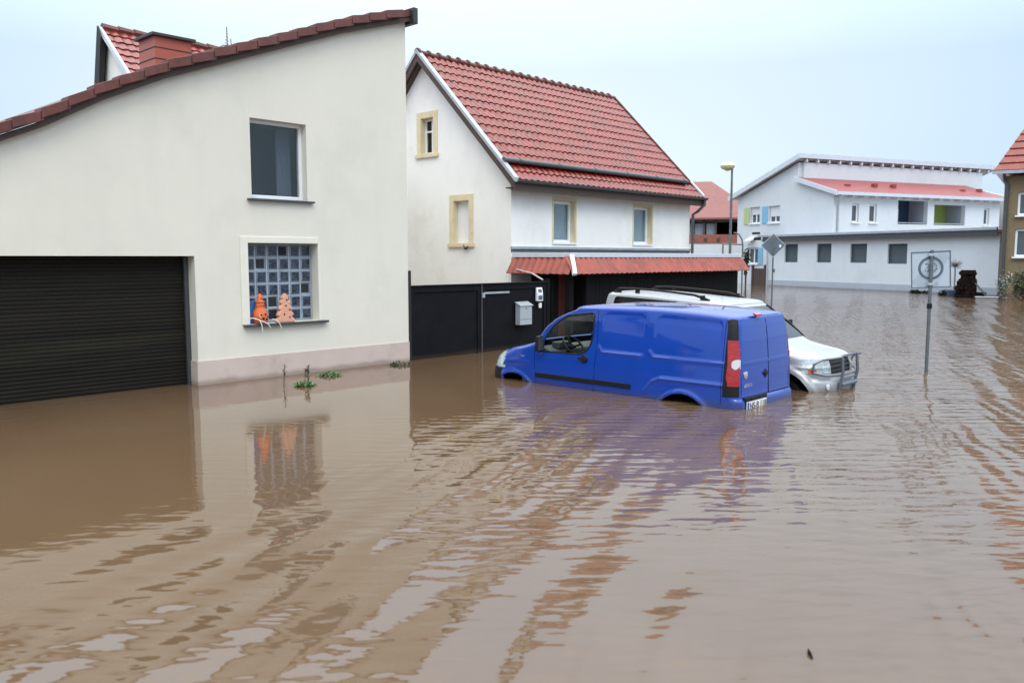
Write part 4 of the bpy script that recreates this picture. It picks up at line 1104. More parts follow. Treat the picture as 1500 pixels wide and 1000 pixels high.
def scrown(x, y, z):
    t = smooth(1.2, 1.78, z); yy = max(-1.9, min(.5, y)); return t*(.10*smooth(.6, -1.5, yy)-.02)
def sbulge(x, y, z): return .10*(1-(x/.8)**2)*smooth(0, 1.9, y) if y > 0 else 0
ss = Shell(KS, 1.78, .12, scrown, sbulge, ns=190, na=26)
SFW, SRW, SZW = 1.34, -1.20, .36
WIN1 = rounded([(.90, 1.20), (.55, 1.72), (-.30, 1.78), (-.30, 1.20)], .05)
WIN2 = rounded([(-.40, 1.20), (-.40, 1.785), (-1.64, 1.84), (-1.74, 1.22)], .06)
sw1, sw2 = sd_poly(WIN1), sd_poly(WIN2)
sF, sR = sd_circ(SFW, SZW, .53), sd_circ(SRW, SZW, .53)
def sdisp(p, rg):
    d = 0
    if rg in ('L', 'R', 'FL', 'FR') and p.z < 1.2:
        for cx in (SFW, SRW):
            r = math.hypot(p.y-cx, p.z-SZW)
            if r > .50: d += .035*smooth(.62, .57, r)
        d += .012*math.exp(-((p.z-.93)/.02)**2)
    if p.z > 1.02 and p.y > 1.1 and p.z < 1.26: d += .014*math.exp(-((abs(p.x)-.42)/.05)**2)
    return d
ss.displace(sdisp)
ss.snap(lambda rg: (1, [sw1, sw2, sF, sR]) if rg in 'LR' else (1, [sF]) if rg in ('FL', 'FR') else None)
def scls(c, rg):
    y, z = c.y, c.z
    if rg in 'LR':
        if sw1(y, z) < 0 or sw2(y, z) < 0: return 'win'+rg
    if rg in ('L', 'R', 'FL', 'FR'):
        if sF(y, z) < 0 or sR(y, z) < 0: return None
    if rg in ('F', 'FL', 'FR'):
        if 1.27 < z < 1.74 and y > .3 and abs(c.x) < .62-.22*(z-1.27): return 'ws'
        if .86 < z < 1.045 and y > 1.42 and abs(c.x) > .40: return ('turn' if (abs(c.x) > .60 and z < .91 and y > 1.76) else 'head')+('L' if c.x < 0 else 'R') if y > 1.68 else 'body'
        if .82 < z < 1.04 and y > 1.5 and abs(c.x) < .36: return 'grille'
    if rg == 'B' and 1.25 < z < 1.74 and abs(c.x) < .56: return 'rw'
    if rg == 'RL' or rg == 'RR':
        if .9 < z < 1.2: return 'tl'
    return 'body'
g = ss.split(scls)
sbv = bvh_of([ss.mesh(q) for q in g.values()])
sbody = ss.mesh(g['body'], thick=.02).build('body', 'silver', suv, smooth=38, local=True)
for rg in 'LR':
    wn = ss.mesh(g['win'+rg], off=-.006).build('side_window', 'carglassdark', suv, smooth=38, local=True)
    ss.mesh(g['head'+rg], off=.006, thick=.012).build('headlight', 'headlens', suv, smooth=38, local=True)
    if 'turn'+rg in g: ss.mesh(g['turn'+rg], off=.008, thick=.012).build('indicator', 'orangelens', suv, smooth=38, local=True)
ss.mesh(g['ws'], off=-.004).build('windscreen', 'carglassdark', suv, smooth=38, local=True)
ss.mesh(g['rw'], off=-.004).build('rear_window', 'carglassdark', suv, smooth=38, local=True)
ss.mesh(g['tl'], off=.004, thick=.01).build('tail_light', 'redlens', suv, smooth=38, local=True)
gr = ss.mesh(g['grille'], off=-.03).build('grille', 'pvc', suv, smooth=38, local=True)
mb = MB()
for z in (.87, .93, .99): mb.tube([on_back(sbv, x, z, -.02, 1) for x in (-.38, -.2, 0, .2, .38)], .010, 5)
mb.build('grille_bars', 'darkmetal', gr, local=True)
mb = MB()
for sg in (-1, 1):
    for P_ in (WIN1, WIN2): mb.tube([on_side(sbv, y, z, sg, .0) for y, z in dense(P_+P_[:1], .05)], .012, 5)
    mb.tube([on_side(sbv, -.35, z, sg, .0) for z in (1.2, 1.4, 1.6, 1.78)], .04, 5)
mb.build('window_seal', 'pvc', sbody, local=True)
mb = MB()
for x0, sg in ((-.62, -1), (.62, 1)): mb.tube([on_back(sbv, x0-sg*.22*(z-1.24), z, .004, 1) for z in (1.25, 1.35, 1.45, 1.55, 1.65, 1.74)], .014, 5)
mb.build('screen_seal', 'pvc', sbody, local=True)
for sg in (-1, 1):   # roof rails
    def rz(y): 
        h = sbv.ray_cast(V((sg*.56, y, 4)), V((0, 0, -1))); return h[0].z
    pts = [(sg*.56, y, rz(y)+h) for y, h in ((.10, .0), (-.02, .035), (-.18, .065), (-.6, .07), (-1.0, .07), (-1.4, .07), (-1.62, .06), (-1.72, .0))]
    mb = MB(); mb.tube(pts, [.022, .024, .02, .018, .018, .018, .022, .022], 7)
    for y in (-1.25, -1.62, -.02): mb.box(sg*.56-.018, sg*.56+.018, y-.035, y+.035, rz(y)-.01, rz(y)+.07)
    mb.build('roof_rail', 'pvc', suv, smooth=50, local=True)
    # mirror
    c = on_side(sbv, .74, 1.24, sg, 0)
    mb = MB(); mb.box(min(c.x+sg*.08, c.x+sg*.28), max(c.x+sg*.08, c.x+sg*.28), .68, .76, 1.36, 1.49); mb.tube([(c.x-sg*.03, .74, 1.27), (c.x+sg*.09, .73, 1.38)], .025, 6)
    m_ = mb.build('wing_mirror', 'pvc', suv, bevel=.03, seg=3, local=True)
    wheel(suv, sg*.60, SFW, .38, .40, .20, sg); wheel(suv, sg*.60, SRW, .38, .40, .22, sg)
    for yy in (SFW, SRW):
        mb = MB(); n_ = 16
        mb.add([(sg*xx, yy+.53*math.cos(math.pi*k/n_), SZW+.53*math.sin(math.pi*k/n_)) for xx in (.42, .72) for k in range(n_+1)], [(k, k+1, n_+2+k, n_+1+k) for k in range(n_)])
        mb.add([(sg*.42, yy+.53*math.cos(math.pi*k/n_), SZW+.53*math.sin(math.pi*k/n_)) for k in range(n_+1)], [tuple(range(n_+1))])
        mb.build('arch_liner', 'dark', suv, local=True)
    mb = MB(); p = on_back(sbv, sg*.50, .66, -.01, 1); mb.lathe([(.001, 0), (.045, 0), (.05, .02), (.04, .028), (.001, .028)], p, 16, axis='y'); mb.build('fog_light', 'whitelens', suv, smooth=40, local=True)
# bull bar
def fr(x, z, off=.06): 
    p = on_back(sbv, x, z, off, 1); return p
bb = MB(); r_ = .018
yb2 = 2.08
up_ = [(-.68, 1.84, .87), (-.70, 1.86, .99), (-.63, 1.95, 1.06), (-.48, 2.06, 1.075), (-.30, yb2, 1.075), (-.25, yb2+.01, 1.10), (.25, yb2+.01, 1.10), (.30, yb2, 1.075), (.48, 2.06, 1.075), (.63, 1.95, 1.06), (.70, 1.86, .99), (.68, 1.84, .87)]
bb.tube(up_, r_, 8)
bb.tube([(-.68, 1.84, .87), (-.58, 1.97, .83), (-.3, yb2, .82), (.3, yb2, .82), (.58, 1.97, .83), (.68, 1.84, .87)], r_, 8)
for x in (-.27, .27): bb.tube([(x, yb2+.01, 1.09), (x, yb2+.03, .85), (x, yb2-.02, .60)], .023, 8)
bb.tube([(-.27, yb2+.0, .68), (.27, yb2+.0, .68)], .04, 8)
bb.tube([(-.27, yb2+.0, .76), (.27, yb2+.0, .76)], .018, 8)
bb.build('bull_bar', 'bar', suv, smooth=50, local=True)
mb = MB(); mb.box(-.70, .70, -1.9, 1.2, .36, .40); mb.build('floor_pan', 'dark', suv, local=True)
for x in (-.33, .33):
    mb = MB(); mb.box(x-.22, x+.22, -.25, .25, .7, .86); mb.hexa([(x-.22,-.38,.8),(x+.22,-.38,.8),(x+.22,-.25,.8),(x-.22,-.25,.8),(x-.2,-.5,1.4),(x+.2,-.5,1.4),(x+.2,-.4,1.4),(x-.2,-.4,1.4)]); mb.build('seat', 'seat', suv, bevel=.04, local=True)
mb = MB(); mb.prism([(.7, .5), (1.3, .5), (1.25, 1.12), (.85, 1.1)], 'x', -.68, .68); mb.build('dashboard', 'dash', suv, bevel=.02, local=True)

# ------------------------------------------------------------------ street furniture
def toward(px, py): return math.atan2(-py, -px)
# end-of-zone sign
zs_ = thing('zone_sign', 'square white end of 30 zone sign with grey ring on thin pole in water', 'road sign', (14.86, 4.45, G), toward(14.86, 4.45)+R(90)+R(10))
mb = MB(); mb.tube([(0, 0, 0), (0, 0, 2.62)], .028, 12); mb.build('pole', 'pole', zs_, local=True, smooth=40)
mb = MB(); mb.tube([(0, 0, 1.66), (0, 0, 1.74)], .042, 12); mb.build('collar', 'pvc', zs_, local=True)
mb = MB(); mb.box(-.295, .295, .033, .05, 2.005, 2.595)
plt = mb.build('sign_plate', 'signwhite', zs_, local=True, bevel=.004)
mb = MB()
for a in ((-.30, -.283, 2.0, 2.60), (.283, .30, 2.0, 2.60), (-.283, .283, 2.0, 2.015), (-.283, .283, 2.585, 2.60)): mb.box(a[0], a[1], .024, .033, a[2], a[3])
mb.build('border', 'signgrey', plt, local=True)
mb = MB(); cz = 2.325; n_ = 40
mb.add([(r*math.cos(2*math.pi*k/n_), yy, cz+r*math.sin(2*math.pi*k/n_)) for yy in (.026, .0325) for r in (.19, .152) for k in range(n_)],
       [(k, (k+1) % n_, n_+(k+1) % n_, n_+k) for k in range(n_)] + [(k, (k+1) % n_, 2*n_+(k+1) % n_, 2*n_+k) for k in range(n_)] + [(n_+k, n_+(k+1) % n_, 3*n_+(k+1) % n_, 3*n_+k) for k in range(n_)])
mb.build('ring', 'signgrey', plt, local=True)
mb = MB(); text('30', .20, Matrix.Translation((0, .031, cz)) @ Matrix.Rotation(R(90), 4, 'X'), mb); text('ZONE', .085, Matrix.Translation((0, .031, 2.06)) @ Matrix.Rotation(R(90), 4, 'X'), mb, 1)
mb.build('lettering', ['signgrey', 'signpale'], plt, local=True)
mb = MB()
for t in (-.05, -.025, 0, .025, .05):
    a = .23; mb.prism([(-a+t-.010, 2.05-t), (-a+t+.010, 2.05-t), (a+t+.010, 2.55-t), (a+t-.010, 2.55-t)], 'y', .0285, .0328)
mb.build('diagonal_stripes', 'signpale', plt, local=True)
mb = MB(); mb.box(-.05, .05, -.03, .033, 2.52, 2.56); mb.box(-.05, .05, -.03, .033, 2.04, 2.08); mb.build('clamp', 'zinc', zs_, local=True, bevel=.004)
plt.matrix_local = Matrix.Translation((0, 0, 2.3)) @ Matrix.Rotation(R(-3), 4, 'Y') @ Matrix.Translation((0, 0, -2.3))
# priority sign from behind
px_, py_ = 31.56, 15.35
ps = thing('priority_sign', 'diamond road sign seen from behind, grey, on a tall thin pole', 'road sign', (px_, py_, G), toward(px_, py_)+R(90))
mb = MB(); mb.tube([(0, .03, 0), (0, .03, 2.98)], .034, 10); mb.build('pole', 'pole', ps, local=True, smooth=40)
mb = MB(); mb.prism([(-.46, 2.97-.0), (0, 2.51), (.46, 2.97), (0, 3.43)], 'y', -.03, -.01); mb.build('sign_plate', 'signback', ps, local=True, bevel=.02)
mb = MB(); mb.prism([(-.475, 2.97), (-.44, 2.97), (0, 3.41), (.44, 2.97), (.475, 2.97), (0, 3.447)], 'y', -.035, -.004)
mb.prism([(-.475, 2.97), (-.44, 2.97), (0, 2.53), (.44, 2.97), (.475, 2.97), (0, 2.493)], 'y', -.035, -.004); mb.build('rim', 'zinc', ps, local=True)
mb = MB(); mb.box(.22, .30, -.036, -.031, 2.9, 3.0); mb.build('sticker', 'plastic', ps, local=True)
mb = MB(); mb.box(-.055, .055, -.05, -.031, 2.60, 3.34); mb.build('bracket', 'pole', ps, local=True)
mb = MB(); mb.box(.02, .09, -.02, .08, 1.9, 2.05); mb.build('box_clamp', 'pole', ps, local=True, bevel=.01)
# street lamp
lx, ly = 28.96, 15.82
sl = thing('street_lamp', 'tall thin street lamp with yellowish mushroom head behind the carport', 'street lamp', (lx, ly, G))
MB().tube([(lx, ly, G), (lx, ly, 2.6), (lx, ly, 5.25)], [.055, .05, .038], 10).build('pole', 'pole', sl, smooth=40)
MB().lathe([(.05, 5.12), (.12, 5.16), (.24, 5.22), (.26, 5.26), (.24, 5.28)], (lx-.12, ly+.12, 0), 18).build('lamp_base', 'lampglass', sl, smooth=30)
MB().lathe([(.27, 5.285), (.27, 5.32), (.20, 5.40), (.10, 5.45), (.03, 5.47), (.02, 5.53), (.001, 5.54)], (lx-.12, ly+.12, 0), 18).build('lamp_hood', 'lampglass', sl, smooth=30)
# railing by the lamp
mb = MB(); hx, hy = 30.1, 15.9
mb.tube([(hx-.55, hy+.55, 2.42), (hx, hy, 2.40)], .03, 8)
mb.tube([(hx-.25, hy+.25, 2.85), (hx-.12, hy+.12, 2.8), (hx-.03, hy+.03, 2.6), (hx, hy, 2.35), (hx, hy, -.6)], .03, 8); mb.tube([(hx-.55, hy+.55, 2.42), (hx-.55, hy+.55, -.6)], .03, 8)
o = mb.build('railing', 'pole', smooth=50); tag(recentre(o), 'curved galvanised pipe railing behind the carport beside the street lamp', 'railing')

# ------------------------------------------------------------------ far buildings
A0 = (53.2, 26.1, G); HD = R(-113)
an = thing('flat_annex', 'long low white flat-roofed building with four dark louvred windows', 'building', A0, HD)
ah = [(1.42, 2.61, 2.18, 3.36), (4.28, 5.48, 2.18, 3.34), (6.99, 8.24, 2.18, 3.30), (9.74, 11.06, 2.14, 3.26)]
def lb_(name, m, parent, *a, bevel=0): return MB().box(*a).build(name, m, parent, bevel=bevel, local=True)
mb = MB(); wall_y(mb, 0, 16.5, 1.0, 3.7, 0, .3, ah); clean(mb)
mb.box(0, .3, .3, 6, 1.0, 3.7); mb.box(.3, 16.5, 5.7, 6.0, 1.0, 3.7); mb.box(16.2, 16.5, .3, 5.7, 1.0, 3.7)
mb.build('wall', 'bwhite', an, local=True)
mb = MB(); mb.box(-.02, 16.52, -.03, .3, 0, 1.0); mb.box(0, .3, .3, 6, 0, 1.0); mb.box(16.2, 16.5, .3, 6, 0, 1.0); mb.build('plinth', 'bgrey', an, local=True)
mb = MB(); mb.box(-.4, 16.6, -.30, 17, 3.72, 3.86); mb.build('roof', 'zinc', an, local=True)
mb = MB(); mb.box(-.38, 16.6, -.34, -.302, 3.55, 3.98); mb.build('roof_edge', 'darkmetal', an, local=True)
mb = MB(); mb.box(-.8, 16.6, -.42, -.342, 3.84, 4.0); mb.build('gutter', 'zinc', an, local=True, bevel=.02)
mb = MB(); mb.tube([(-.7, -.38, 3.9), (-.55, -.3, 3.7), (-.1, -.12, 3.4), (-.08, -.12, 0)], .07, 8); mb.build('downpipe', 'zinc', an, local=True)
mb = MB(); mb.box(-1.3, -.6, -.5, -.35, 4.05, 4.2); mb.box(-1.1, -.5, -.5, -.35, 3.65, 3.85); mb.build('floodlight', 'pvc', an, local=True, bevel=.03)
for (a, b, c, d_) in ah:
    mb = MB(); z = c+.02
    while z < d_-.05:
        mb.hexa([(a+.04,.12,z),(b-.04,.12,z),(b-.04,.16,z),(a+.04,.16,z),(a+.04,.16,z+.085),(b-.04,.16,z+.085),(b-.04,.2,z+.085),(a+.04,.2,z+.085)]); z += .1
    mb.box(a, b, .22, .25, c, d_)
    f = mb.build('louvred_window', 'lamella', an, local=True)
    mb = MB(); mb.box(a, b, .1, .2, c, c+.04); mb.box(a, b, .1, .2, d_-.04, d_); mb.box(a, a+.04, .1, .2, c+.04, d_-.04); mb.box(b-.04, b, .1, .2, c+.04, d_-.04)
    mb.build('frame', 'lamella', f, local=True)
mw = thing('apartment_building', 'large white two-storey building with single-pitch roof above a lower red roof', 'building', A0, HD)
def wl_(mb, pl, a, b, t=.3): mb.prism(pl, 'y', a, b)
GY = 1.5; zz = .6   # local z = world + .6
WG = [(-3.94, -2.9, 4.88, 6.05), (-2.0, -.86, 4.86, 6.04), (-4.12, -2.95, 2.02, 3.2)]
mb = MB(); wall_y(mb, -5.3, 4.02, 0, 0, GY, GY+.3, WG, [(-5.3, 6.75), (.78, 8.75), (.781, 7.55), (4.02, 6.6)]); clean(mb)
mb.box(-5.3, -5.0, GY+.3, 19.2, 0, 6.75)
mb.prism([(-5.0, 0), (4.02, 0), (4.02, 6.6), (.78, 7.5), (.78, 8.7), (-5.0, 6.8)], 'y', 18.9, 19.2)
mb.box(.70, 1.0, GY+.3, 18.9, 7.3, 8.75)
FW_ = [(1.55, 2.15), (3.05, 3.7), (13.8, 14.35)]
fh = [(GY+a, GY+b, 4.72, 5.92) for a, b in FW_] + [(GY+5.57, GY+8.31, 4.68, 6.25), (GY+8.93, GY+11.92, 4.68, 6.05)]
f2 = MB(); wall_y(f2, GY+.3, 16.9, 0, 6.6, 3.72, 4.02, fh); clean(f2); f2.xf(SWAP); mb.add(f2.v, f2.f)
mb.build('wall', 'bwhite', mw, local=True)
mb = MB(); mb.prism([(-5.9, 6.72), (1.2, 9.06), (1.2, 9.26), (-5.9, 6.92)], 'y', GY-.35, 20.3); ur = mb.build('roof', 'bwhite', mw, local=True)
mb = MB(); mb.prism([(-5.95, 6.60), (1.25, 8.97), (1.25, 9.30), (-5.95, 6.93)], 'y', GY-.42, GY-.352); mb.box(1.202, 1.26, GY-.35, 20.3, 9.0, 9.30); mb.build('roof_edge', 'lightmetal', ur, local=True)
mb = MB()
for i in range(20): mb.box(1.0, 1.195, GY+.3+i*.97, GY+.42+i*.97, 8.76, 8.98)
islands(mb, 'rafter_end', 'bwhite', ur, local=True)
mb = MB(); mb.box(.72, 1.19, GY, 19.5, 8.99, 9.05); mb.build('soffit', 'roofpink', ur, local=True)
mb = MB(); mb.prism([(.9, 7.62), (4.5, 6.45), (4.5, 6.58), (.9, 7.78)], 'y', GY-.25, 17.2); lr = mb.build('lower_roof', 'copper', mw, local=True)
mb = MB(); mb.prism([(.7, 7.56), (4.55, 6.36), (4.55, 6.64), (.7, 7.86)], 'y', GY-.36, GY-.252); mb.box(4.50, 4.60, GY-.25, 17.2, 6.40, 6.60); mb.build('roof_edge', 'lightmetal', lr, local=True)
mb = MB()
for i in range(16): mb.box(4.03, 4.45, GY+.2+i*.97, GY+.3+i*.97, 6.27, 6.43)
islands(mb, 'rafter_end', 'bwhite', lr, local=True)
mb = MB()
for y, hh in ((2.2, .1), (4.6, .22), (6.3, .22), (13.0, .1), (14.7, .2)): mb.box(2.6, 2.9, GY+y, GY+y+.3, 6.9, 7.15+hh)
islands(mb, 'roof_vent', 'copper', lr, local=True)
mb = MB(); mb.tube([(4.4, GY+.1, 6.4), (4.3, GY+.2, 6.1), (4.1, GY+.3, 5.7), (4.1, GY+.3, 3.9)], .06, 8); mb.build('downpipe', 'zinc', mw, local=True)
def bwin(parent, x0, x1, z0, z1, y, axis, blind=.45):
    T = (lambda b: b.xf(SWAP)) if axis == 'x' else (lambda b: b)
    s_ = -1 if axis == 'x' else 1
    mb = MB(); fw_ = .09
    ya, yb_ = (y, y+.06) if s_ > 0 else (y-.06, y)
    mb.box(x0, x1, ya, yb_, z0, z0+fw_); mb.box(x0, x1, ya, yb_, z1-fw_, z1); mb.box(x0, x0+fw_, ya, yb_, z0+fw_, z1-fw_); mb.box(x1-fw_, x1, ya, yb_, z0+fw_, z1-fw_)
    if x1-x0 > .9: mb.box((x0+x1)/2-.05, (x0+x1)/2+.05, ya, yb_, z0+fw_, z1-fw_)
    f = T(mb).build('window', 'plastic', parent, local=True)
    yg = y+.03*s_; T(MB().box(x0+.05, x1-.05, min(yg, yg+.02*s_), max(yg, yg+.02*s_), z0+.05, z1-.05)).build('pane', 'lamella', f, local=True)
    if blind:
        yq = y-.03*s_; T(MB().box(x0+.02, x1-.02, min(yq, yq+.02*s_), max(yq, yq+.02*s_), z1-(z1-z0)*blind, z1)).build('roller_blind', 'blind', f, local=True)
    yq = y-.25*s_; T(MB().box(x0-.08, x1+.08, min(y-.01*s_, yq), max(y-.01*s_, yq), z0-.07, z0-.005)).build('sill', 'plastic', f, local=True)
bwin(mw, -3.92, -2.92, 4.9, 6.03, GY+.16, 'y'); bwin(mw, -1.98, -.88, 4.88, 6.02, GY+.16, 'y', .62)
bwin(mw, -4.1, -2.97, 2.04, 3.18, GY+.16, 'y', 0)
lb_('shutter', 'palegreen', mw, -4.55, -3.97, GY-.05, GY-.003, 4.86, 6.05); lb_('shutter', 'skyblue', mw, -2.62, -2.05, GY-.05, GY-.003, 4.86, 6.05)
lb_('shutter', 'skyblue', mw, -2.93, -2.45, GY-.05, GY-.003, 2.0, 3.2)
mb = MB(); mb.prism([(GY-.5, 3.62), (GY-.003, 3.8), (GY-.003, 3.95), (GY-.5, 3.72)], 'x', -3.9, -3.3); mb.build('canopy', 'plastic', mw, local=True)
for a, b in FW_: bwin(mw, GY+a+.02, GY+b-.02, 4.74, 5.9, 3.90, 'x', .0)
# loggias
for a, b, wm, zt_ in ((5.57, 8.31, 'navy', 6.25), (8.93, 11.92, 'green', 6.05)):
    mb = MB(); mb.box(2.4, 2.5, GY+a, GY+b, 4.3, 6.5, 0); mb.box(2.5, 3.72, GY+b-.02, GY+b+.05, 4.3, 6.5, 1); mb.box(2.5, 3.72, GY+a-.05, GY+a+.02, 4.3, 6.5, 1); mb.box(2.4, 3.72, GY+a, GY+b, 4.2, 4.3, 1)
    lg = mb.build('loggia', [wm, 'bgrey'], mw, local=True)
    mb = MB(); mb.box(2.505, 2.54, GY+a+.5, GY+a+1.6, 4.5, 5.7, 0); mb.build('balcony_door', 'lamella', lg, local=True)
    mb = MB(); mb.box(2.545, 2.58, GY+a+.42, GY+a+.5, 4.4, 5.78); mb.box(2.545, 2.58, GY+a+1.6, GY+a+1.68, 4.4, 5.78); mb.box(2.545, 2.58, GY+a+.5, GY+a+1.6, 5.7, 5.78); mb.build('door_frame', 'plastic', lg, local=True)
    mb = MB(); mb.tube([(3.9, GY+a, 4.78), (3.9, GY+b, 4.78)], .03, 6); mb.build('handrail', 'zinc', lg, local=True)
# garden gate between carport and annex
gg = thing('garden_gate', 'brown slatted garden gate in the water left of the flat annex', 'gate', (53.75, 27.1, G), R(-113))
mb = MB()
for i in range(5): mb.box(-.6+i*.22, -.6+i*.22+.2, -.02, .02, .3, 1.75)
mb.build('slats', 'wood', gg, local=True)
mb = MB(); mb.box(-.75, -.6, -.07, .07, 0, 2.0); mb.box(.5, .65, -.07, .07, 0, 2.0); mb.box(-.6, .5, .025, .06, .45, .55); mb.box(-.6, .5, .025, .06, 1.45, 1.55); islands(mb, 'gate_post', 'wood', gg, local=True)
def blob(name, mats, c, rx, ry, rz_, n, leaf, label, cat, stems=6, parent=None):
    t = thing(name, label, cat, (c[0], c[1], c[2]))
    mb = MB()
    clumps = [V((random.gauss(0, .45)*rx, random.gauss(0, .45)*ry, rz_*random.uniform(.25, 1.0))) for _ in range(max(4, n//60))]
    for i in range(n):
        q = random.choice(clumps)+V((random.gauss(0, rx*.2), random.gauss(0, ry*.2), random.gauss(0, rz_*.13)))
        if q.z < -.05: q.z = abs(q.z)
        a = V((random.gauss(0, 1), random.gauss(0, 1), random.gauss(0, .6))).normalized(); b = a.cross(V((random.random(), random.random(), random.random()))).normalized()
        s_ = leaf*random.uniform(.6, 1.3); p = V(c)+q
        mb.add([p-a*s_, p+b*s_*.4, p+a*s_, p-b*s_*.4], [(0, 1, 2, 3)], random.randrange(len(mats)))
    mb.build('foliage', mats, t)
    mb = MB()
    for k in range(stems):
        q = clumps[k % len(clumps)]; mb.tube([V(c)+V((q.x*.2, q.y*.2, -.4)), V(c)+q*.6, V(c)+q], [leaf*.3, leaf*.2, leaf*.08], 5)
    mb.build('stem', 'stalk', t)
    return t
blob('shrub', ['shrub', 'shrub'], (54.1, 28.3, 0.4), .3, .3, 2.3, 260, .12, 'small dark climbing shrub beside the brown garden gate', 'shrub')

# barn
bo = (53.74, 30.92, G)
bn = thing('barn', 'old barn with faded red roof, open timber loft and brick band behind the cottage', 'barn', bo, R(-60))
def roofhip(mb, x0, x1, y0, y1, ze, zr_, hipx0, hipx1, th=.12):
    ym = (y0+y1)/2
    E = [V((x0, y0, ze)), V((x1, y0, ze)), V((x1, y1, ze)), V((x0, y1, ze)), V((x0+hipx0, ym, zr_)), V((x1-hipx1, ym, zr_))]
    D = [p-V((0, 0, th)) for p in E]
    mb.add(E+D, [(0, 1, 5, 4), (1, 2, 5), (2, 3, 4, 5), (3, 0, 4), (6, 7, 11, 10), (7, 8, 11), (8, 9, 10, 11), (9, 6, 10), (0, 1, 7, 6), (1, 2, 8, 7), (2, 3, 9, 8), (3, 0, 6, 9)])
mb = MB(); roofhip(mb, -9, 3.6, -.4, 7.4, 5.3, 8.15, 0, 3.6); br_ = mb.build('roof', 'roofpink', bn, local=True)
mb = MB(); mb.box(-8.8, 3.3, 0, 7, 0, 3.48); mb.build('wall', 'bwhite', bn, local=True)
mb = MB(); mb.box(-8.8, 3.3, -.03, 3, 3.48, 4.12); bk = mb.build('brick_band', 'brick', bn, local=True)
mb = MB()
for x in (-2.0, -1.2, -.35, .55): mb.box(x-.12, x+.12, -.06, -.032, 3.62, 3.88)
islands(mb, 'beam_end', 'wood', bk, local=True)
mb = MB(); mb.box(-8.8, 3.3, 2.0, 2.1, 4.12, 5.2); mb.build('loft_back', 'dark', bn, local=True)
mb = MB()
for x in (-8.6, -5, -2.9, -1.95, -1.25, -.45, .35, 1.35, 3.2): mb.box(x-.07, x+.07, 0, .14, 4.12, 5.2)
mb.box(-8.8, 3.3, .0, .12, 4.98, 5.1)
islands(mb, 'timber_post', 'wood', bn, local=True)
mb = MB()
for x in (-2.75, -1.85, -1.12, -.3): mb.box(x, x+.62, .3, .36, 4.12, 4.92)
islands(mb, 'loft_panel', 'curtain', bn, local=True)
bn.location = (bo[0]*1.15, bo[1]*1.15, G-.375); bn.scale = (1.15, 1.15, 1.15)

# brown house at the right edge
bh = thing('brown_house', 'brown rendered house with red hipped roof at the right edge', 'house', (44.0, 10.2, G), R(-80))
hh_ = [(.45, 1.45, 3.85, 4.95), (.42, 1.5, 1.95-.2+.7, 3.85-.2)]
hh_ = [(.50, 1.55, 3.82+.0, 4.95), ]
hh_ = [(.46, 1.5, 4.95-.05, 5.0)]
BWN = [(.50, 1.6, 3.85+.6-.6, 4.0)]
wins = [(.48, 1.5, 3.84+.0+.0, 4.9)]
# openings measured on the facade: upper 3.82..4.92, lower 2.45..3.80 above ground are one storey apart
mb = MB()
W1, W2 = (.55, 1.6, 4.40, 5.45), (.52, 1.6, 2.52, 3.80)
mb = MB(); wall_y(mb, 0, 9, .9, 6.2, 0, .3, [W1, W2, (4.0, 5.1, 4.4, 5.45), (4.0, 5.1, 2.52, 3.8)]); clean(mb)
mb.box(0, .3, .3, 8, .9, 6.2); mb.box(.3, 9, 7.7, 8, .9, 6.2); mb.box(8.7, 9, .3, 7.7, .9, 6.2)
mb.build('wall', 'brownwall', bh, local=True)
mb = MB(); mb.box(-.02, 9.02, -.03, 8.02, 0, .9); mb.build('plinth', 'brownbase', bh, local=True)
for q in (W1, W2, (4.0, 5.1, 4.4, 5.45), (4.0, 5.1, 2.52, 3.8)):
    bwin(bh, q[0]+.01, q[1]-.01, q[2]+.01, q[3]-.01, .1, 'y', .0)
mb = MB()
E0 = [(-.45, -.45, 6.42), (9.45, -.45, 6.42), (9.45, 8.45, 6.42), (-.45, 8.45, 6.42)]
sl_ = V((0, 4.4, 4.6))
nC = 13
zt_ = 6.42
for c_ in range(nC):
    f0, f1 = c_/nC, (c_+1)/nC
    # front slope course, clipped by the hip on the left
    x0a, x0b = -.45+2.3*f0, -.45+2.3*f1
    a = [V((x0a, -.45+4.45*f0, zt_+4.6*f0)), V((9.45-3*f0, -.45+4.45*f0, zt_+4.6*f0)), V((9.45-3*f1, -.45+4.45*f1, zt_+4.6*f1)), V((x0b, -.45+4.45*f1, zt_+4.6*f1))]
    nrm = V((0, -.72, .69))*.05
    mb.add([a[0], a[1], a[1]+nrm, a[0]+nrm, a[2]+nrm*.1, a[3]+nrm*.1], [(0, 1, 2, 3), (3, 2, 4, 5)])
mb.add([(-.45, -.45, 6.42), (-.45, 8.45, 6.42), (1.85, 4.0, 11.02)], [(0, 1, 2)]); mb.add([(-.45, 8.45, 6.42), (9.45, 8.45, 6.42), (6.45, 4, 11.02), (1.85, 4, 11.02)], [(0, 1, 2, 3)])
mb.add([(9.45, -.45, 6.42), (9.45, 8.45, 6.42), (6.45, 4, 11.02)], [(0, 1, 2)]); mb.add(E0, [(0, 1, 2, 3)])
rb = mb.build('roof', 'roofred', bh, local=True)
mb = MB(); mb.box(-.5, 9.5, -.52, -.40, 6.28, 6.42); mb.build('gutter', 'zinc', rb, local=True)
mb = MB(); mb.tube([(-.02, -.42, 6.3), (-.0, -.1, 6.0), (.12, -.08, 5.8), (.12, -.08, 0)], .07, 8); mb.build('downpipe', 'darkmetal', bh, local=True)

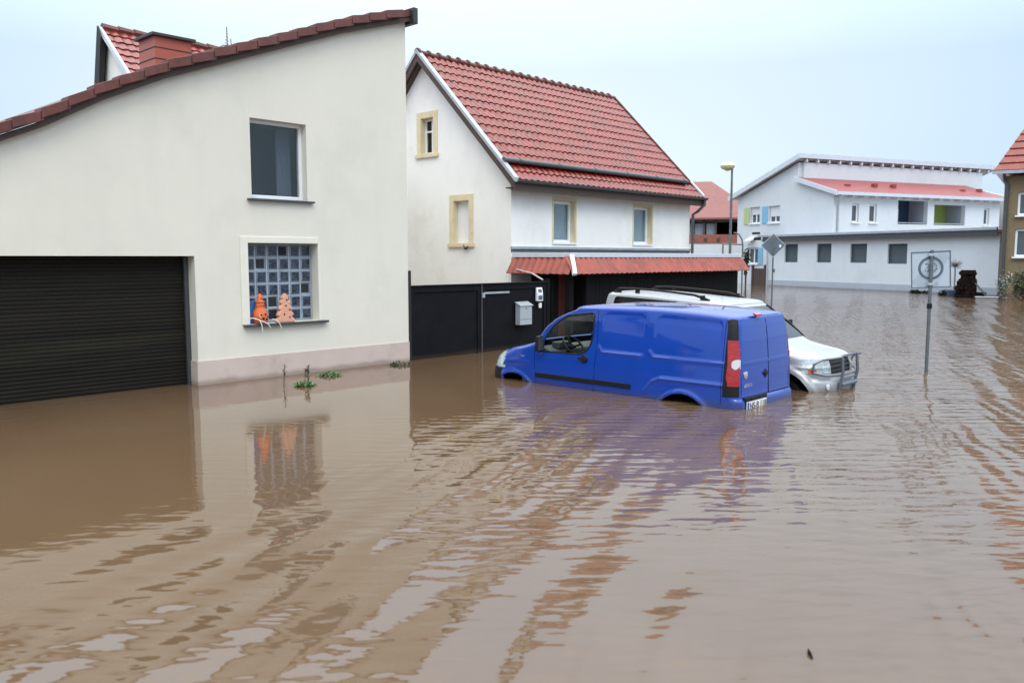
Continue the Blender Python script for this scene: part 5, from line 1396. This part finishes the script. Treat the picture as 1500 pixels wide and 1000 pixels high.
# things by the annex wall
def logs():
    t = thing('log_stack', 'dark brown stepped stack of logs in the water by the white annex', 'log stack', (44.01, 11.54, G), R(-75))
    mb = MB()
    def blk(x0, x1, z0, z1):
        z = z0; r = .10; row = 0
        while z < z1:
            x = x0+(r if row % 2 else 0)
            while x < x1:
                rr_ = r*random.uniform(.8, 1.25); yy = random.uniform(-.10, .06)
                mb.tube([(x+random.uniform(-.03, .03), -.35+yy, z+random.uniform(-.03, .03)), (x, .45+yy, z)], rr_, 7); x += 1.9*r
            z += r*1.75; row += 1
    mb.box(-.45, .40, -.2, .4, 0, 1.38); mb.box(-.30, .33, -.2, .4, 1.38, 1.9); mb.box(.40, .80, -.2, .4, 0, .85); blk(-.45, .40, 0, 1.4); blk(-.28, .30, 1.4, 1.9); blk(.45, .80, 0, .85)
    mb.build('logs', 'logs', t, local=True)
logs()
def tree_thin():
    c = (45.32, 12.47, G)
    t = thing('bare_tree', 'small leafless topiary tree with pale twiggy ball in front of the white annex', 'tree', c)
    MB().tube([(c[0], c[1], G), (c[0]+.03, c[1], .7), (c[0], c[1], 1.5)], [.05, .04, .035], 7).build('trunk', 'twig', t, smooth=50)
    mb = MB()
    for i in range(90):
        d = V((random.gauss(0, 1), random.gauss(0, 1), random.uniform(-.6, 1.5))).normalized(); l_ = random.uniform(.2, .42)
        p0 = V((c[0], c[1], 1.5)); p1 = p0+d*l_*.6+V((random.gauss(0, .05), random.gauss(0, .05), 0)); mb.tube([p0, p1, p1+(d+V((random.gauss(0, .4), random.gauss(0, .4), .2)))*l_*.4], [.014, .009, .004], 3)
    mb.build('crown', 'twig', t)
    MB().lathe([(.22, G), (.3, -.1), (.32, .28), (.28, .3)], (c[0], c[1], 0), 14).build('tub', 'navy', t, smooth=40)
tree_thin()
blob('shrub', ['shrub', 'shrub', 'leaf'], (41.08, 8.5, -.1), .45, .45, 1.3, 1500, .06, 'dark evergreen shrub against the brown house at the right edge', 'shrub')
blob('flower_bush', ['shrub', 'leaf', 'twig', 'blind'], (42.89, 9.75, -.1), .28, .28, 1.15, 900, .045, 'pale flowering bush between the annex corner and the brown house', 'bush')
blob('low_shrub', ['shrub', 'shrub'], (47.71, 14.97, -.1), .6, .5, .22, 300, .08, 'low dark shrub poking out of the water behind the zone sign', 'shrub')
blob('low_shrub', ['shrub', 'signgrey'], (46.16, 13.18, -.1), .5, .4, .3, 300, .08, 'low dark shrub poking out beside the bare topiary tree', 'shrub')
pln = thing('planter', 'pale stone planter box half under water before the brown house', 'planter', (42.75, 10.35, G), R(-80))
mb = MB(); mb.box(-.46, .41, -.19, .19, 0, .68); mb.build('trough', 'bgrey', pln, local=True, bevel=.03)
mb = MB(); mb.box(-.5, .45, -.22, .22, .682, .72); mb.build('rim', 'bgrey', pln, local=True, bevel=.02)
o = MB().tube([(43.8, 11.2, .75), (43.6, 10.75, .3), (43.5, 10.45, -.1)], .04, 6).build('garden_tool', 'darkmetal'); tag(recentre(o), 'dark pole leaning against the right side of the log stack', 'pole')

# ------------------------------------------------------------------ weeds by the garage wall and floating scraps
def weed(c, h, n, label):
    t = thing('weed', label, 'weed', (c[0], c[1], -.3), group='dry weeds in the water')
    st = MB(); lf = MB()
    for k in range(n):
        b = V((c[0]+random.gauss(0, .03), c[1]+random.gauss(0, .03), -.3)); tip = V((b.x+random.gauss(0, .035), b.y+random.gauss(0, .03), h*random.uniform(.75, 1)))
        mid = (b+tip)/2+V((random.gauss(0, .01), random.gauss(0, .01), 0)); st.tube([b, mid, tip], [.008, .007, .004], 5)
        for j in range(44):
            p = b.lerp(tip, 1-.5*random.random()**1.8); d = V((random.gauss(0, 1), random.gauss(0, 1), random.uniform(-.3, .8))).normalized(); e = d.cross(V((0, 0, 1))).normalized(); l_ = random.uniform(.025, .06)
            lf.add([p, p+d*l_*.5+e*l_*.25, p+d*l_, p+d*l_*.5-e*l_*.25], [(0, 1, 2, 3)])
    st.build('stem', 'stalk', t); lf.build('leaves', 'stalk', t)
def tuft(c, r, n, mats, label):
    t = thing('floating_tuft', label, 'weed', (c[0], c[1], -.02), group='green tufts along the garage wall')
    mb = MB()
    for i in range(n):
        a = random.uniform(0, 2*math.pi); q = r*math.sqrt(random.random()); p = V((c[0]+q*math.cos(a), c[1]+q*math.sin(a), random.uniform(-.005, .045*(1.1-q/r))))
        d = V((random.gauss(0, 1), random.gauss(0, 1), random.uniform(0, .9))).normalized(); e = d.cross(V((0, 0, 1))).normalized(); l_ = random.uniform(.03, .07)
        mb.add([p, p+d*l_*.5+e*l_*.22, p+d*l_, p+d*l_*.5-e*l_*.22], [(0, 1, 2, 3)], random.randrange(len(mats)))
    mb.build('leaves', mats, t)
weed((6.75, 10.95), .34, 1, 'single dry brown weed stalk standing in water left of the green tuft')
weed((7.05, 10.85), .28, 3, 'clump of dry brown weed stalks rising behind the bright green tuft')
tuft((6.93, 10.72), .15, 300, ['leafpale', 'leaf'], 'bright green tuft of leaves at water level before the dry stalks')
tuft((7.80, 11.35), .19, 260, ['leaf', 'leafpale'], 'flat green tuft near the plinth right of the dry stalks')
tuft((9.45, 11.55), .20, 260, ['leaf', 'stalk', 'shrub'], 'dark weedy tuft at the right corner of the garage building')
for k, (x, y, a, l_, lab) in enumerate(((3.81, 1.60, .6, .05, 'small dark twig floating at the bottom right of the foreground'), (1.75, 2.95, 2.0, .035, 'small brown leaf floating in the foreground left of the dark twig'))):
    mb = MB(); mb.tube([(x-math.cos(a)*l_, y-math.sin(a)*l_, .004), (x, y+.004, .008), (x+math.cos(a)*l_, y+math.sin(a)*l_, .004)], [.004, .009, .003], 5)
    o = mb.build('floating_twig', 'logs' if k == 0 else 'stalk'); tag(recentre(o), lab, 'debris')
